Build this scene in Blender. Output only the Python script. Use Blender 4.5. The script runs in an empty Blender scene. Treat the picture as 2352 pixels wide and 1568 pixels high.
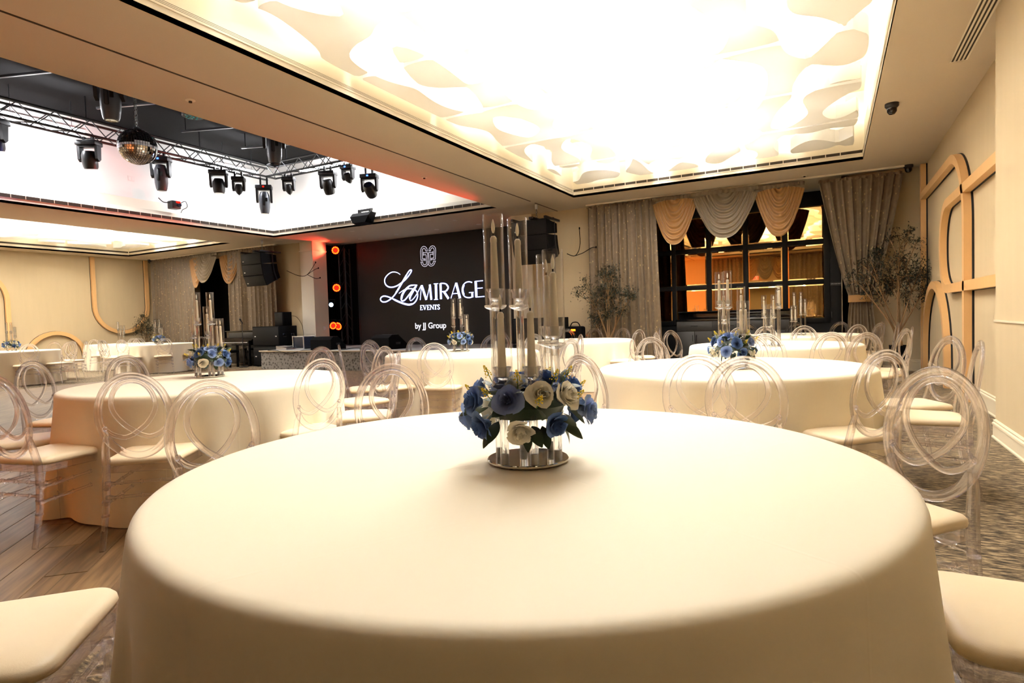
import bpy, bmesh, math, random
import numpy as np
from mathutils import Vector, Matrix
from math import pi, sin, cos, sqrt, radians as R, atan2
random.seed(7)
C = bpy.context.scene.collection
SC = bpy.context.scene
# ------------------------------------------------------------------ camera, world, exposure
cam_data = bpy.data.cameras.new('camera'); cam = bpy.data.objects.new('camera', cam_data); C.objects.link(cam)
cam_data.sensor_width = 36.0; cam_data.lens = 36.0*1368.45/2352; cam_data.clip_start = 0.05; cam_data.clip_end = 200
YAW, PIT, ROL = R(28.17485), R(-2.14852), R(-1.76427)
fw = Vector((-sin(YAW)*cos(PIT), cos(YAW)*cos(PIT), sin(PIT)))
r0 = Vector((cos(YAW), sin(YAW), 0)); u0 = r0.cross(fw)
rt = cos(ROL)*r0+sin(ROL)*u0; up = -sin(ROL)*r0+cos(ROL)*u0
CAMP = Vector((0, 0, 1.15))
cam.matrix_world = Matrix(((rt.x, up.x, -fw.x, 0), (rt.y, up.y, -fw.y, 0), (rt.z, up.z, -fw.z, CAMP.z), (0, 0, 0, 1)))
SC.camera = cam
W = bpy.data.worlds.new('world'); SC.world = W; W.use_nodes = True
W.node_tree.nodes['Background'].inputs[0].default_value = (0.9, 0.85, 0.8, 1); W.node_tree.nodes['Background'].inputs[1].default_value = 0.02
SC.view_settings.view_transform = 'Standard'; SC.view_settings.look = 'None'; SC.view_settings.gamma = 1; SC.view_settings.use_curve_mapping = False
SC.view_settings.exposure = 1.42
CANOPY_EMIT = 15.0; TUBE_EMIT = 60.0
cy = SC.cycles
cy.max_bounces = 14; cy.diffuse_bounces = 4; cy.glossy_bounces = 4; cy.transmission_bounces = 12; cy.transparent_max_bounces = 24
cy.caustics_reflective = False; cy.caustics_refractive = True; cy.use_denoising = True; cy.sample_clamp_indirect = 6.0

def screen_x(p):
    d = Vector(p)-CAMP; return d.dot(rt)/max(d.dot(fw), .01)
# ------------------------------------------------------------------ materials
def s2l(c): return tuple(((v/255)/12.92 if v/255 <= .04045 else ((v/255+.055)/1.055)**2.4) for v in c)+(1,)
def newmat(name):
    m = bpy.data.materials.new(name); m.use_nodes = True
    nt = m.node_tree; b = nt.nodes['Principled BSDF']; return m, nt, b
def pm(name, col, rough=.5, metal=0.0, spec=.5, noise=0, nscale=20, bump=0, bscale=60, stretch=None, sheen=0, transl=0, coat=0):
    m, nt, b = newmat(name); N = nt.nodes; L = nt.links
    c = s2l(col); b.inputs['Base Color'].default_value = c; b.inputs['Roughness'].default_value = rough
    b.inputs['Metallic'].default_value = metal; b.inputs['Specular IOR Level'].default_value = spec
    if sheen: b.inputs['Sheen Weight'].default_value = sheen
    if coat: b.inputs['Coat Weight'].default_value = coat
    tc = N.new('ShaderNodeTexCoord'); mp = N.new('ShaderNodeMapping'); L.new(tc.outputs['Object'], mp.inputs[0])
    if stretch: mp.inputs['Scale'].default_value = stretch
    if noise:
        n = N.new('ShaderNodeTexNoise'); n.inputs['Scale'].default_value = nscale; n.inputs['Detail'].default_value = 4; L.new(mp.outputs[0], n.inputs[0])
        mx = N.new('ShaderNodeMix'); mx.data_type = 'RGBA'
        mx.inputs[6].default_value = tuple(v*(1-noise) for v in c[:3])+(1,); mx.inputs[7].default_value = tuple(min(1, v*(1+noise)) for v in c[:3])+(1,)
        L.new(n.outputs[0], mx.inputs[0]); L.new(mx.outputs[2], b.inputs['Base Color'])
    if bump:
        n2 = N.new('ShaderNodeTexNoise'); n2.inputs['Scale'].default_value = bscale; n2.inputs['Detail'].default_value = 3; L.new(mp.outputs[0], n2.inputs[0])
        bp = N.new('ShaderNodeBump'); bp.inputs['Strength'].default_value = bump; bp.inputs['Distance'].default_value = .01
        L.new(n2.outputs[0], bp.inputs['Height']); L.new(bp.outputs[0], b.inputs['Normal'])
    if transl:
        out = N['Material Output']; t = N.new('ShaderNodeBsdfTranslucent'); t.inputs[0].default_value = c
        ms = N.new('ShaderNodeMixShader'); ms.inputs[0].default_value = transl
        L.new(b.outputs[0], ms.inputs[1]); L.new(t.outputs[0], ms.inputs[2]); L.new(ms.outputs[0], out.inputs[0])
    return m
def emit(name, col, s):
    m, nt, b = newmat(name); nt.nodes.remove(b)
    e = nt.nodes.new('ShaderNodeEmission'); e.inputs[0].default_value = s2l(col); e.inputs[1].default_value = s
    nt.links.new(e.outputs[0], nt.nodes['Material Output'].inputs[0]); return m
def glass(name, col, ior=1.45, rough=0.0, clear=0.0):
    m, nt, b = newmat(name); nt.nodes.remove(b)
    g = nt.nodes.new('ShaderNodeBsdfGlass'); g.inputs[0].default_value = s2l(col); g.inputs['IOR'].default_value = ior; g.inputs['Roughness'].default_value = rough
    o = nt.nodes['Material Output']
    if clear:
        t = nt.nodes.new('ShaderNodeBsdfTransparent'); t.inputs[0].default_value = s2l(col); ms = nt.nodes.new('ShaderNodeMixShader'); ms.inputs[0].default_value = clear
        nt.links.new(g.outputs[0], ms.inputs[1]); nt.links.new(t.outputs[0], ms.inputs[2]); nt.links.new(ms.outputs[0], o.inputs[0])
    else: nt.links.new(g.outputs[0], o.inputs[0])
    return m
def thin_glass(name, col=(250, 250, 250), k=1.0):
    m, nt, b = newmat(name); N = nt.nodes; L = nt.links; N.remove(b)
    t = N.new('ShaderNodeBsdfTransparent'); t.inputs[0].default_value = s2l(col)
    g = N.new('ShaderNodeBsdfGlossy'); g.inputs['Roughness'].default_value = .02
    lw = N.new('ShaderNodeLayerWeight'); lw.inputs[0].default_value = .5
    pw = N.new('ShaderNodeMath'); pw.operation = 'POWER'; pw.inputs[1].default_value = 3.5; L.new(lw.outputs['Facing'], pw.inputs[0])
    mu = N.new('ShaderNodeMath'); mu.operation = 'MULTIPLY_ADD'; mu.inputs[1].default_value = .75*k; mu.inputs[2].default_value = .035; L.new(pw.outputs[0], mu.inputs[0])
    ms = N.new('ShaderNodeMixShader'); L.new(mu.outputs[0], ms.inputs[0]); L.new(t.outputs[0], ms.inputs[1]); L.new(g.outputs[0], ms.inputs[2])
    L.new(ms.outputs[0], N['Material Output'].inputs[0]); return m
def ramp_mat(name, kind, c1, c2, scale, rough=.8, stretch=(1, 1, 1), lo=.35, hi=.65, bump=.3, bdist=.004, c3=None, rot=0):
    m, nt, b = newmat(name); N = nt.nodes; L = nt.links
    tc = N.new('ShaderNodeTexCoord'); mp = N.new('ShaderNodeMapping'); mp.inputs['Scale'].default_value = stretch; mp.inputs['Rotation'].default_value = (0, 0, rot); L.new(tc.outputs['Object'], mp.inputs[0])
    if kind == 'voronoi':
        t = N.new('ShaderNodeTexVoronoi'); t.inputs['Scale'].default_value = scale; o = t.outputs['Distance']
    else:
        t = N.new('ShaderNodeTexNoise'); t.inputs['Scale'].default_value = scale; t.inputs['Detail'].default_value = 6; t.inputs['Roughness'].default_value = .65; o = t.outputs[0]
    L.new(mp.outputs[0], t.inputs[0])
    cr = N.new('ShaderNodeValToRGB'); e = cr.color_ramp.elements; e[0].position = lo; e[1].position = hi; e[0].color = s2l(c1); e[1].color = s2l(c2)
    if c3: q = e.new((lo+hi)/2); q.color = s2l(c3)
    L.new(o, cr.inputs[0]); L.new(cr.outputs[0], b.inputs['Base Color']); b.inputs['Roughness'].default_value = rough
    if bump:
        bp = N.new('ShaderNodeBump'); bp.inputs['Strength'].default_value = bump; bp.inputs['Distance'].default_value = bdist
        L.new(o, bp.inputs['Height']); L.new(bp.outputs[0], b.inputs['Normal'])
    return m
M = {}
M['wall'] = pm('wall_linen', (200, 180, 144), .75, noise=.05, nscale=9, stretch=(1, 1, .12), bump=.08, bscale=120)
M['ceil'] = pm('ceiling_paint', (204, 188, 164), .8, noise=.02, nscale=2)
M['cream'] = pm('cream_paint', (236, 226, 205), .6)
M['white'] = pm('white_paint', (240, 238, 234), .65, noise=.02, nscale=3)
M['black'] = pm('black_paint', (8, 8, 9), .6, spec=.25, noise=.2, nscale=30)
M['matteblack'] = pm('matte_black', (7, 7, 8), .85, spec=.15)
M['velvet'] = pm('black_drape', (5, 5, 6), .95, spec=.1)
M['dark'] = pm('dark_slot', (60, 50, 38), .8)
M['wood'] = pm('maple_veneer', (222, 176, 118), .45, noise=.06, nscale=14, stretch=(1, 1, .3))
M['woodback'] = pm('black_spacer', (16, 16, 18), .6)
M['base'] = pm('baseboard_paint', (226, 212, 184), .5)
M['cloth'] = None
M['seat'] = pm('cream_leatherette', (236, 216, 182), .42, spec=.4, noise=.02, nscale=25, bump=.05, bscale=300)
M['acrylic'] = glass('clear_acrylic', (254, 253, 255), 1.42, 0, .5)
M['crystal'] = glass('crystal', (250, 250, 250), 1.5, 0, .3)
M['tube'] = thin_glass('thin_glass')
M['mirrorbase'] = pm('mirror_acrylic', (214, 210, 200), .06, metal=.85)
M['wax'] = pm('candle_wax', (238, 226, 204), .5, noise=.02, nscale=30, transl=.12)
M['flame'] = pm('flame_plastic', (246, 238, 220), .4, transl=.3)
M['wick'] = M['matteblack']
M['bronze'] = pm('bronze_mirror', (240, 196, 130), .02, metal=1.0)
M['blackgloss'] = pm('gloss_black', (12, 12, 13), .12, coat=.3)
M['cabinet'] = pm('charcoal_cabinet', (40, 39, 37), .5, noise=.06, nscale=8)
M['chrome'] = pm('aluminium', (190, 190, 192), .3, metal=1)
M['greyfix'] = pm('fixture_grey', (66, 70, 78), .35, noise=.05, nscale=20)
M['darkfix'] = pm('fixture_black', (20, 21, 24), .4)
M['lens'] = pm('lens_glass', (40, 45, 60), .08, coat=.5)
M['bark'] = pm('olive_bark', (126, 96, 62), .8, noise=.25, nscale=40, bump=.4, bscale=50)
M['leaf'] = pm('olive_leaf', (20, 32, 14), .5, noise=.35, nscale=6, transl=.15)
M['rleaf'] = pm('rose_leaf', (32, 52, 26), .5, noise=.3, nscale=25)
M['soil'] = pm('planter_soil', (60, 46, 34), .9, noise=.3, nscale=60, bump=.5)
M['yellow'] = pm('yellow_bud', (236, 204, 20), .6)
M['greenstem'] = pm('green_stem', (84, 128, 40), .6)
M['whitebud'] = pm('white_bud', (244, 242, 238), .6)
M['plate'] = pm('plate_white', (232, 230, 226), .5)
M['roseA'] = pm('rose_dark_blue', (84, 112, 162), .65, noise=.18, nscale=40, transl=.15)
M['roseB'] = pm('rose_light_blue', (148, 170, 214), .65, noise=.14, nscale=40, transl=.2)
M['roseC'] = pm('rose_cream', (244, 238, 220), .65, noise=.04, nscale=40, transl=.2)
M['roseD'] = pm('rose_grey_blue', (126, 140, 180), .65, noise=.16, nscale=40, transl=.2)
M['gold'] = pm('gold_satin', (144, 102, 50), .42, noise=.08, nscale=20, sheen=.3)
M['taupe'] = pm('taupe_satin', (112, 96, 72), .38, noise=.1, nscale=60, sheen=.3)
M['red'] = emit('red_led', (255, 16, 6), 2.2)
M['amber'] = emit('amber_led', (255, 110, 20), 3.0)
M['blueled'] = emit('blue_led', (40, 70, 255), 6.0)
M['coldled'] = emit('cold_led', (190, 220, 255), 5.0)
M['letter'] = emit('screen_white', (226, 236, 255), 1.3)
M['letter2'] = emit('screen_grey', (214, 206, 220), .42)
M['letter3'] = emit('screen_soft', (240, 236, 244), .5)
M['edge'] = emit('screen_blue', (40, 80, 255), .6)
M['screen'] = pm('led_panel', (9, 9, 10), .55)
M['signtext'] = pm('sign_white', (225, 225, 225), .5)
M['exit'] = emit('exit_red', (255, 40, 20), 2.5)
M['canopy'] = emit('light_panel', (255, 252, 248), CANOPY_EMIT)
M['tubelight'] = emit('strip_light', (250, 250, 255), TUBE_EMIT)
M['wave'] = pm('wave_panel_white', (250, 248, 244), .6, transl=.34)
M['chain'] = pm('steel_chain', (120, 130, 130), .3, metal=1)
M['yellowtape'] = pm('yellow_label', (220, 190, 20), .6)
M['bluepanel'] = pm('case_blue', (18, 26, 44), .4)
def curtain_mat():
    m, nt, b = newmat('jacquard_curtain'); N = nt.nodes; L = nt.links
    tc = N.new('ShaderNodeTexCoord'); mp = N.new('ShaderNodeMapping'); mp.inputs['Scale'].default_value = (16, 5, 9); L.new(tc.outputs['Object'], mp.inputs[0])
    v = N.new('ShaderNodeTexVoronoi'); v.inputs['Scale'].default_value = 1.0; L.new(mp.outputs[0], v.inputs[0])
    cr = N.new('ShaderNodeValToRGB'); e = cr.color_ramp.elements; e[0].position = .1; e[0].color = s2l((172, 146, 100)); e[1].position = .2; e[1].color = s2l((108, 90, 66)); L.new(v.outputs['Distance'], cr.inputs[0])
    n = N.new('ShaderNodeTexNoise'); n.inputs['Scale'].default_value = 14; n.inputs['Detail'].default_value = 5; L.new(tc.outputs['Object'], n.inputs[0])
    mx = N.new('ShaderNodeMix'); mx.data_type = 'RGBA'; mx.blend_type = 'MULTIPLY'; mx.inputs[0].default_value = .5; L.new(cr.outputs[0], mx.inputs[6]); 
    c2 = N.new('ShaderNodeValToRGB'); c2.color_ramp.elements[0].color = (.6, .58, .55, 1); c2.color_ramp.elements[0].position = .35; c2.color_ramp.elements[1].position = .65; L.new(n.outputs[0], c2.inputs[0]); L.new(c2.outputs[0], mx.inputs[7])
    L.new(mx.outputs[2], b.inputs['Base Color']); b.inputs['Roughness'].default_value = .5; b.inputs['Sheen Weight'].default_value = .2
    return m
M['curtain'] = curtain_mat()
def cloth_mat():
    m, nt, b = newmat('ivory_tablecloth'); N = nt.nodes; L = nt.links
    b.inputs['Base Color'].default_value = s2l((242, 230, 204)); b.inputs['Roughness'].default_value = .62; b.inputs['Sheen Weight'].default_value = .15
    tc = N.new('ShaderNodeTexCoord'); sp = N.new('ShaderNodeSeparateXYZ'); L.new(tc.outputs['Object'], sp.inputs[0])
    def mth(op, a, bb):
        n = N.new('ShaderNodeMath'); n.operation = op
        for i, q in enumerate((a, bb)):
            if q is None: continue
            if isinstance(q, (int, float)): n.inputs[i].default_value = q
            else: L.new(q, n.inputs[i])
        return n.outputs[0]
    tot = None     # pressed fold lines of the cloth: fine relief only
    for ang, d in ((62, -.04), (152, .40), (152, -.36), (62, .46), (152, .02)):
        v = mth('ADD', mth('MULTIPLY', sp.outputs[0], cos(R(ang))), mth('MULTIPLY', sp.outputs[1], sin(R(ang))))
        q = mth('ABSOLUTE', mth('SUBTRACT', v, d), None); q = mth('MAXIMUM', mth('SUBTRACT', 1.0, mth('DIVIDE', q, .006)), 0.0)
        tot = q if tot is None else mth('ADD', tot, q)
    n = N.new('ShaderNodeTexNoise'); n.inputs['Scale'].default_value = 3.2; n.inputs['Detail'].default_value = 5; mp = N.new('ShaderNodeMapping'); mp.inputs['Rotation'].default_value = (0, 0, R(62)); mp.inputs['Scale'].default_value = (4, .7, 1); L.new(tc.outputs['Object'], mp.inputs[0]); L.new(mp.outputs[0], n.inputs[0])
    h = mth('ADD', mth('MULTIPLY', tot, .22), n.outputs[0])
    bp = N.new('ShaderNodeBump'); bp.inputs['Strength'].default_value = .25; bp.inputs['Distance'].default_value = .006; L.new(h, bp.inputs['Height']); L.new(bp.outputs[0], b.inputs['Normal'])
    return m
M['cloth'] = cloth_mat()
M['carpet'] = ramp_mat('loop_carpet', 'noise', (46, 38, 28), (168, 148, 116), 26, .95, (.55, 1.9, 1), .38, .62, .9, .012, c3=(108, 92, 68))
M['stagecarpet'] = ramp_mat('stage_skirt', 'voronoi', (60, 58, 54), (150, 146, 138), 15, .95, (1, 1, 1), .1, .55, .3)
M['stagetop'] = pm('stage_deck', (150, 150, 146), .9, noise=.2, nscale=60)
def plank_mat(name, brick):
    m, nt, b = newmat(name); N = nt.nodes; L = nt.links
    tc = N.new('ShaderNodeTexCoord'); mp = N.new('ShaderNodeMapping'); mp.inputs['Rotation'].default_value = (0, 0, R(45) if brick else 0); L.new(tc.outputs['Object'], mp.inputs[0])
    mp2 = N.new('ShaderNodeMapping'); mp2.inputs['Scale'].default_value = (1.2, 16, 1); L.new(mp.outputs[0], mp2.inputs[0])
    n = N.new('ShaderNodeTexNoise'); n.inputs['Scale'].default_value = 1.6; n.inputs['Detail'].default_value = 7; n.inputs['Distortion'].default_value = .6
    info = N.new('ShaderNodeObjectInfo'); ad = N.new('ShaderNodeVectorMath'); ad.operation = 'ADD'; L.new(mp2.outputs[0], ad.inputs[0])
    mul = N.new('ShaderNodeMath'); mul.operation = 'MULTIPLY'; mul.inputs[1].default_value = 40 if not brick else 0; L.new(info.outputs['Random'], mul.inputs[0]); L.new(mul.outputs[0], ad.inputs[1]); L.new(ad.outputs[0], n.inputs[0])
    cr = N.new('ShaderNodeValToRGB'); e = cr.color_ramp.elements; e[0].position = .3; e[0].color = s2l((86, 64, 42)); e[1].position = .72; e[1].color = s2l((146, 118, 84)); L.new(n.outputs[0], cr.inputs[0])
    last = cr.outputs[0]
    if brick:
        bt = N.new('ShaderNodeTexBrick'); bt.inputs['Scale'].default_value = 1; bt.inputs['Brick Width'].default_value = 1.2; bt.inputs['Row Height'].default_value = .18; bt.inputs['Mortar Size'].default_value = .002
        bt.inputs['Color1'].default_value = (1, 1, 1, 1); bt.inputs['Color2'].default_value = (.72, .7, .68, 1); bt.inputs['Mortar'].default_value = (.3, .25, .2, 1); L.new(mp.outputs[0], bt.inputs[0])
        fac = bt.outputs[0]
    else:
        c2 = N.new('ShaderNodeMapRange'); c2.inputs['To Min'].default_value = .74; c2.inputs['To Max'].default_value = 1.05; L.new(info.outputs['Random'], c2.inputs[0]); fac = c2.outputs[0]
    mx = N.new('ShaderNodeMix'); mx.data_type = 'RGBA'; mx.blend_type = 'MULTIPLY'; mx.inputs[0].default_value = 1; L.new(last, mx.inputs[6]); L.new(fac, mx.inputs[7]); L.new(mx.outputs[2], b.inputs['Base Color'])
    b.inputs['Roughness'].default_value = .42; return m
M['plank'] = plank_mat('wood_plank', False); M['plankfar'] = plank_mat('wood_plank_floor', True)
# ------------------------------------------------------------------ mesh helpers
class MB:
    def __init__(s): s.v = []; s.f = []
    def add(s, v, f):
        o = len(s.v); s.v += [tuple(p) for p in v]; s.f += [tuple(i+o for i in q) for q in f]; return s
    def box(s, a, b, ch=0, mat=None):
        x0, y0, z0 = a; x1, y1, z1 = b
        if not ch:
            v = [(x, y, z) for z in (z0, z1) for y in (y0, y1) for x in (x0, x1)]
            f = [(0, 2, 3, 1), (4, 5, 7, 6), (0, 1, 5, 4), (2, 6, 7, 3), (0, 4, 6, 2), (1, 3, 7, 5)]
        else:
            bm = bmesh.new(); bmesh.ops.create_cube(bm, size=1)
            for q in bm.verts: q.co = Vector(((x0+x1)/2+q.co.x*(x1-x0), (y0+y1)/2+q.co.y*(y1-y0), (z0+z1)/2+q.co.z*(z1-z0)))
            bmesh.ops.bevel(bm, geom=bm.edges[:], offset=ch, segments=2, profile=.5, affect='EDGES')
            v = [tuple(q.co) for q in bm.verts]; bm.verts.index_update(); f = [[q.index for q in p.verts] for p in bm.faces]; bm.free()
        if mat is not None: v = [tuple(mat @ Vector(p)) for p in v]
        return s.add(v, f)
    def tube(s, pts, r, n=8, closed=False, prof=None, cap=True):
        P = [Vector(p) for p in pts]; k = len(P); rr = r if isinstance(r, (list, tuple)) else [r]*k
        T = []
        for i in range(k):
            a = P[(i-1) % k] if (closed or i > 0) else P[i]; b = P[(i+1) % k] if (closed or i < k-1) else P[i]
            T.append((b-a).normalized())
        ref = Vector((0, 0, 1)) if abs(T[0].z) < .9 else Vector((0, 1, 0))
        if prof: ref = prof[1]; shape = prof[0]; n = len(shape)
        else: shape = [(cos(2*pi*j/n), sin(2*pi*j/n)) for j in range(n)]
        U = (ref-T[0]*ref.dot(T[0])).normalized(); v = []
        for i in range(k):
            if prof: U = (ref-T[i]*ref.dot(T[i])).normalized()
            else: U = (U-T[i]*U.dot(T[i])).normalized()
            B = T[i].cross(U)
            for a, b in shape: v.append(P[i]+U*a*rr[i]+B*b*rr[i])
        f = []
        for i in range(k if closed else k-1):
            for j in range(n):
                a = i*n+j; b = i*n+(j+1) % n; c = ((i+1) % k)*n+(j+1) % n; d = ((i+1) % k)*n+j; f.append((a, b, c, d))
        if cap and not closed: f.append(tuple(range(n))[::-1]); f.append(tuple((k-1)*n+j for j in range(n)))
        return s.add(v, f)
    def lathe(s, prof, n=16, c=(0, 0, 0), cap=True, mat=None):
        v = []; f = []
        for r, z in prof:
            for j in range(n): v.append((c[0]+r*cos(2*pi*j/n), c[1]+r*sin(2*pi*j/n), c[2]+z))
        for i in range(len(prof)-1):
            for j in range(n): f.append((i*n+j, i*n+(j+1) % n, (i+1)*n+(j+1) % n, (i+1)*n+j))
        if cap: f.append(tuple(range(n))[::-1]); f.append(tuple((len(prof)-1)*n+j for j in range(n)))
        if mat is not None: v = [tuple(mat @ Vector(p)) for p in v]
        return s.add(v, f)
    def prism(s, poly, a, b, axis='y', mat=None):
        n = len(poly)
        g = {'y': lambda p, t: (p[0], t, p[1]), 'x': lambda p, t: (t, p[0], p[1]), 'z': lambda p, t: (p[0], p[1], t)}[axis]
        v = [g(p, a) for p in poly]+[g(p, b) for p in poly]
        if mat is not None: v = [tuple(mat @ Vector(p)) for p in v]
        f = [tuple(range(n))[::-1], tuple(range(n, 2*n))]+[(i, (i+1) % n, n+(i+1) % n, n+i) for i in range(n)]
        return s.add(v, f)
    def grid(s, fn, nu, nv, closed=False):
        v = [fn(i/(nu if closed else nu-1), j/(nv-1)) for j in range(nv) for i in range(nu)]; f = []
        for j in range(nv-1):
            for i in range(nu if closed else nu-1): f.append((j*nu+i, j*nu+(i+1) % nu, (j+1)*nu+(i+1) % nu, (j+1)*nu+i))
        return s.add(v, f)
    def strip(s, pts, w, d0, d1, put):
        """flat band of width w along 2-D pts, extruded d0..d1; put(a, b, d) -> 3-D"""
        n = len(pts); lo = []; hi = []
        for i in range(n):
            a = Vector(pts[max(i-1, 0)]); b = Vector(pts[min(i+1, n-1)]); t = (b-a).normalized(); q = Vector((-t.y, t.x)); p = Vector(pts[i])
            ww = w[i] if isinstance(w, list) else w
            lo.append(p-q*ww/2); hi.append(p+q*ww/2)
        v = [put(p.x, p.y, d) for d in (d0, d1) for q in (lo, hi) for p in q]; f = []
        L0, H0, L1, H1 = 0, n, 2*n, 3*n
        for i in range(n-1):
            f += [(L0+i, L0+i+1, H0+i+1, H0+i), (L1+i, H1+i, H1+i+1, L1+i+1), (L0+i, L1+i, L1+i+1, L0+i+1), (H0+i, H0+i+1, H1+i+1, H1+i)]
        f += [(L0, H0, H1, L1), (L0+n-1, L1+n-1, H1+n-1, H0+n-1)]
        return s.add(v, f)
    def mesh(s, name, mat, smooth=35, fix=True):
        me = bpy.data.meshes.new(name); me.from_pydata(s.v, [], s.f); me.validate(clean_customdata=False)
        if fix:
            bm = bmesh.new(); bm.from_mesh(me); bmesh.ops.recalc_face_normals(bm, faces=bm.faces[:]); bm.to_mesh(me); bm.free()
        if smooth:
            me.polygons.foreach_set('use_smooth', [True]*len(me.polygons)); me.set_sharp_from_angle(angle=R(smooth))
        if mat is not None: me.materials.append(M[mat] if isinstance(mat, str) else mat)
        me.update(); return me
    def obj(s, name, mat, parent=None, smooth=35, loc=None, fix=True):
        return link(name, s.mesh(name, mat, smooth, fix), parent, loc)
def link(name, me, parent=None, loc=None):
    o = bpy.data.objects.new(name, me); C.objects.link(o)
    if parent: o.parent = parent
    if loc is not None: o.location = loc
    return o
def thing(name, label, cat, loc=(0, 0, 0), rz=0, group=None):
    o = bpy.data.objects.new(name, None); C.objects.link(o); o.location = loc; o.rotation_euler = (0, 0, rz); o.empty_display_size = .1
    o['label'] = label; o['category'] = cat
    if group: o['group'] = group
    return o
def tag(o, label, cat, group=None, kind=None):
    o['label'] = label; o['category'] = cat
    if group: o['group'] = group
    if kind: o['kind'] = kind
    return o
def struct(name, mb, mat, smooth=30, parent=None):
    o = mb.obj(name, mat, parent, smooth)
    if not parent: o['kind'] = 'structure'
    return o
def part(name, mb, mat, parent, smooth=35, label=None):
    o = mb.obj(name, mat, parent, smooth)
    if label: o['label'] = label
    return o
def arc(cx, cz, r, a0, a1, n=14): return [(cx+r*cos(R(a0+(a1-a0)*i/n)), cz+r*sin(R(a0+(a1-a0)*i/n))) for i in range(n+1)]
def spline(P, n=8, closed=False):
    P = [Vector(p) for p in P]; out = []; k = len(P)
    for i in range(k if closed else k-1):
        if closed: a, b, c, d = P[(i-1) % k], P[i], P[(i+1) % k], P[(i+2) % k]
        else: a, b, c, d = P[max(i-1, 0)], P[i], P[i+1], P[min(i+2, k-1)]
        for j in range(n):
            t = j/n; out.append(.5*((2*b)+(c-a)*t+(2*a-5*b+4*c-d)*t*t+(3*b-3*c+d-a)*t**3))
    if not closed: out.append(P[-1])
    return out
# ------------------------------------------------------------------ the room shell
H = 3.62; XL, XR = -21.3, 1.49; YB = 12.82; YN = -0.9
mb = MB().box((XL-.2, YN-.2, -.1), (-15.0, 14.2, -.003)).box((-2.35, YN-.2, -.1), (XR+.2, 14.2, -.003)).box((-15, 11.0, -.1), (-2.35, 14.2, -.003))
struct('floor_carpet', mb, 'carpet')
floor = struct('floor', MB().box((-15.0, YN-.2, -.1), (-2.35, 11.0, -.003)), 'plankfar')
pl = MB().box((-.598, -.088, -.008), (.598, .088, 0), .0012).mesh('plank', 'plank', 0)
for j in range(-40, 60):
    for i in range(-12, 14):
        a = (i+.37*(j % 3))*1.2; b = j*.18
        x = (a+b)/sqrt(2); y = (-a+b)/sqrt(2)
        cs = [(x+(da+db)/sqrt(2), y+(-da+db)/sqrt(2)) for da in (-.6, .6) for db in (-.09, .09)]
        if max(c[0] for c in cs) > -2.36 or not (-8.2 < x and -.7 < y < 5.2) or min(c[1] for c in cs) < YN+.02: continue
        o = link('plank', pl, floor, (x, y, 0)); o.rotation_euler = (0, 0, R(-45))
# ceiling slabs round the three recesses
T1R = (-4.67, .5, .2, 11.61); T3R = (-20.6, -15.47, .2, 11.61); PIT = (-13.63, -6.5, .2, 11.61)
mb = MB()
for x0, x1 in ((XL, T3R[0]), (T3R[1], PIT[0]), (PIT[1], T1R[0]), (T1R[1], XR+.15)): mb.box((x0, .2, H), (x1, 11.61, H+.05))
mb.box((XL, YN, H), (XR+.15, .2, H+.05)); mb.box((XL, 11.61, H), (XR+.15, 14.1, H+.05))
ceil = struct('ceiling', mb, 'ceil', 0)
def ring(prof, rect, mb=None):
    mb = mb or MB(); x0, x1, y0, y1 = rect; v = []; f = []
    for s, z in prof: v += [(x0-s, y0-s, z), (x1+s, y0-s, z), (x1+s, y1+s, z), (x0-s, y1+s, z)]
    for i in range(len(prof)-1):
        for j in range(4): f.append((i*4+j, i*4+(j+1) % 4, i*4+4+(j+1) % 4, i*4+4+j))
    return mb.add(v, f)
k = 1
for rc, cx in ((T1R, 0), (T3R, 0)):
    mb = ring([(0, H), (0, 3.732), (-.012, 3.732), (-.012, 3.72), (.02, 3.72), (.02, 4.75)], rc); mb.box((rc[0]-.02, rc[2]-.02, 4.75), (rc[1]+.02, rc[3]+.02, 4.8))
    o = struct('trim_%d' % k, mb, 'cream', 0); k += 1
mb = ring([(0, H), (0, 3.80), (.24, 3.94), (.27, 3.94), (.27, 3.64), (.5, 3.64), (.5, 3.80), (.34, 3.86), (.60, 4.22), (.64, 4.22), (.64, 3.7), (.78, 3.7)], PIT)
pitcove = struct('trim_3', mb, 'cream', 0)
struct('wall_pit', ring([(.78, 3.7), (.78, 5.8)], PIT), 'white', 0)
struct('ceiling_2', MB().box((PIT[0]-.8, PIT[2]-.8, 5.8), (PIT[1]+.8, PIT[3]+.8, 5.9)), 'matteblack', 0)
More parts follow.
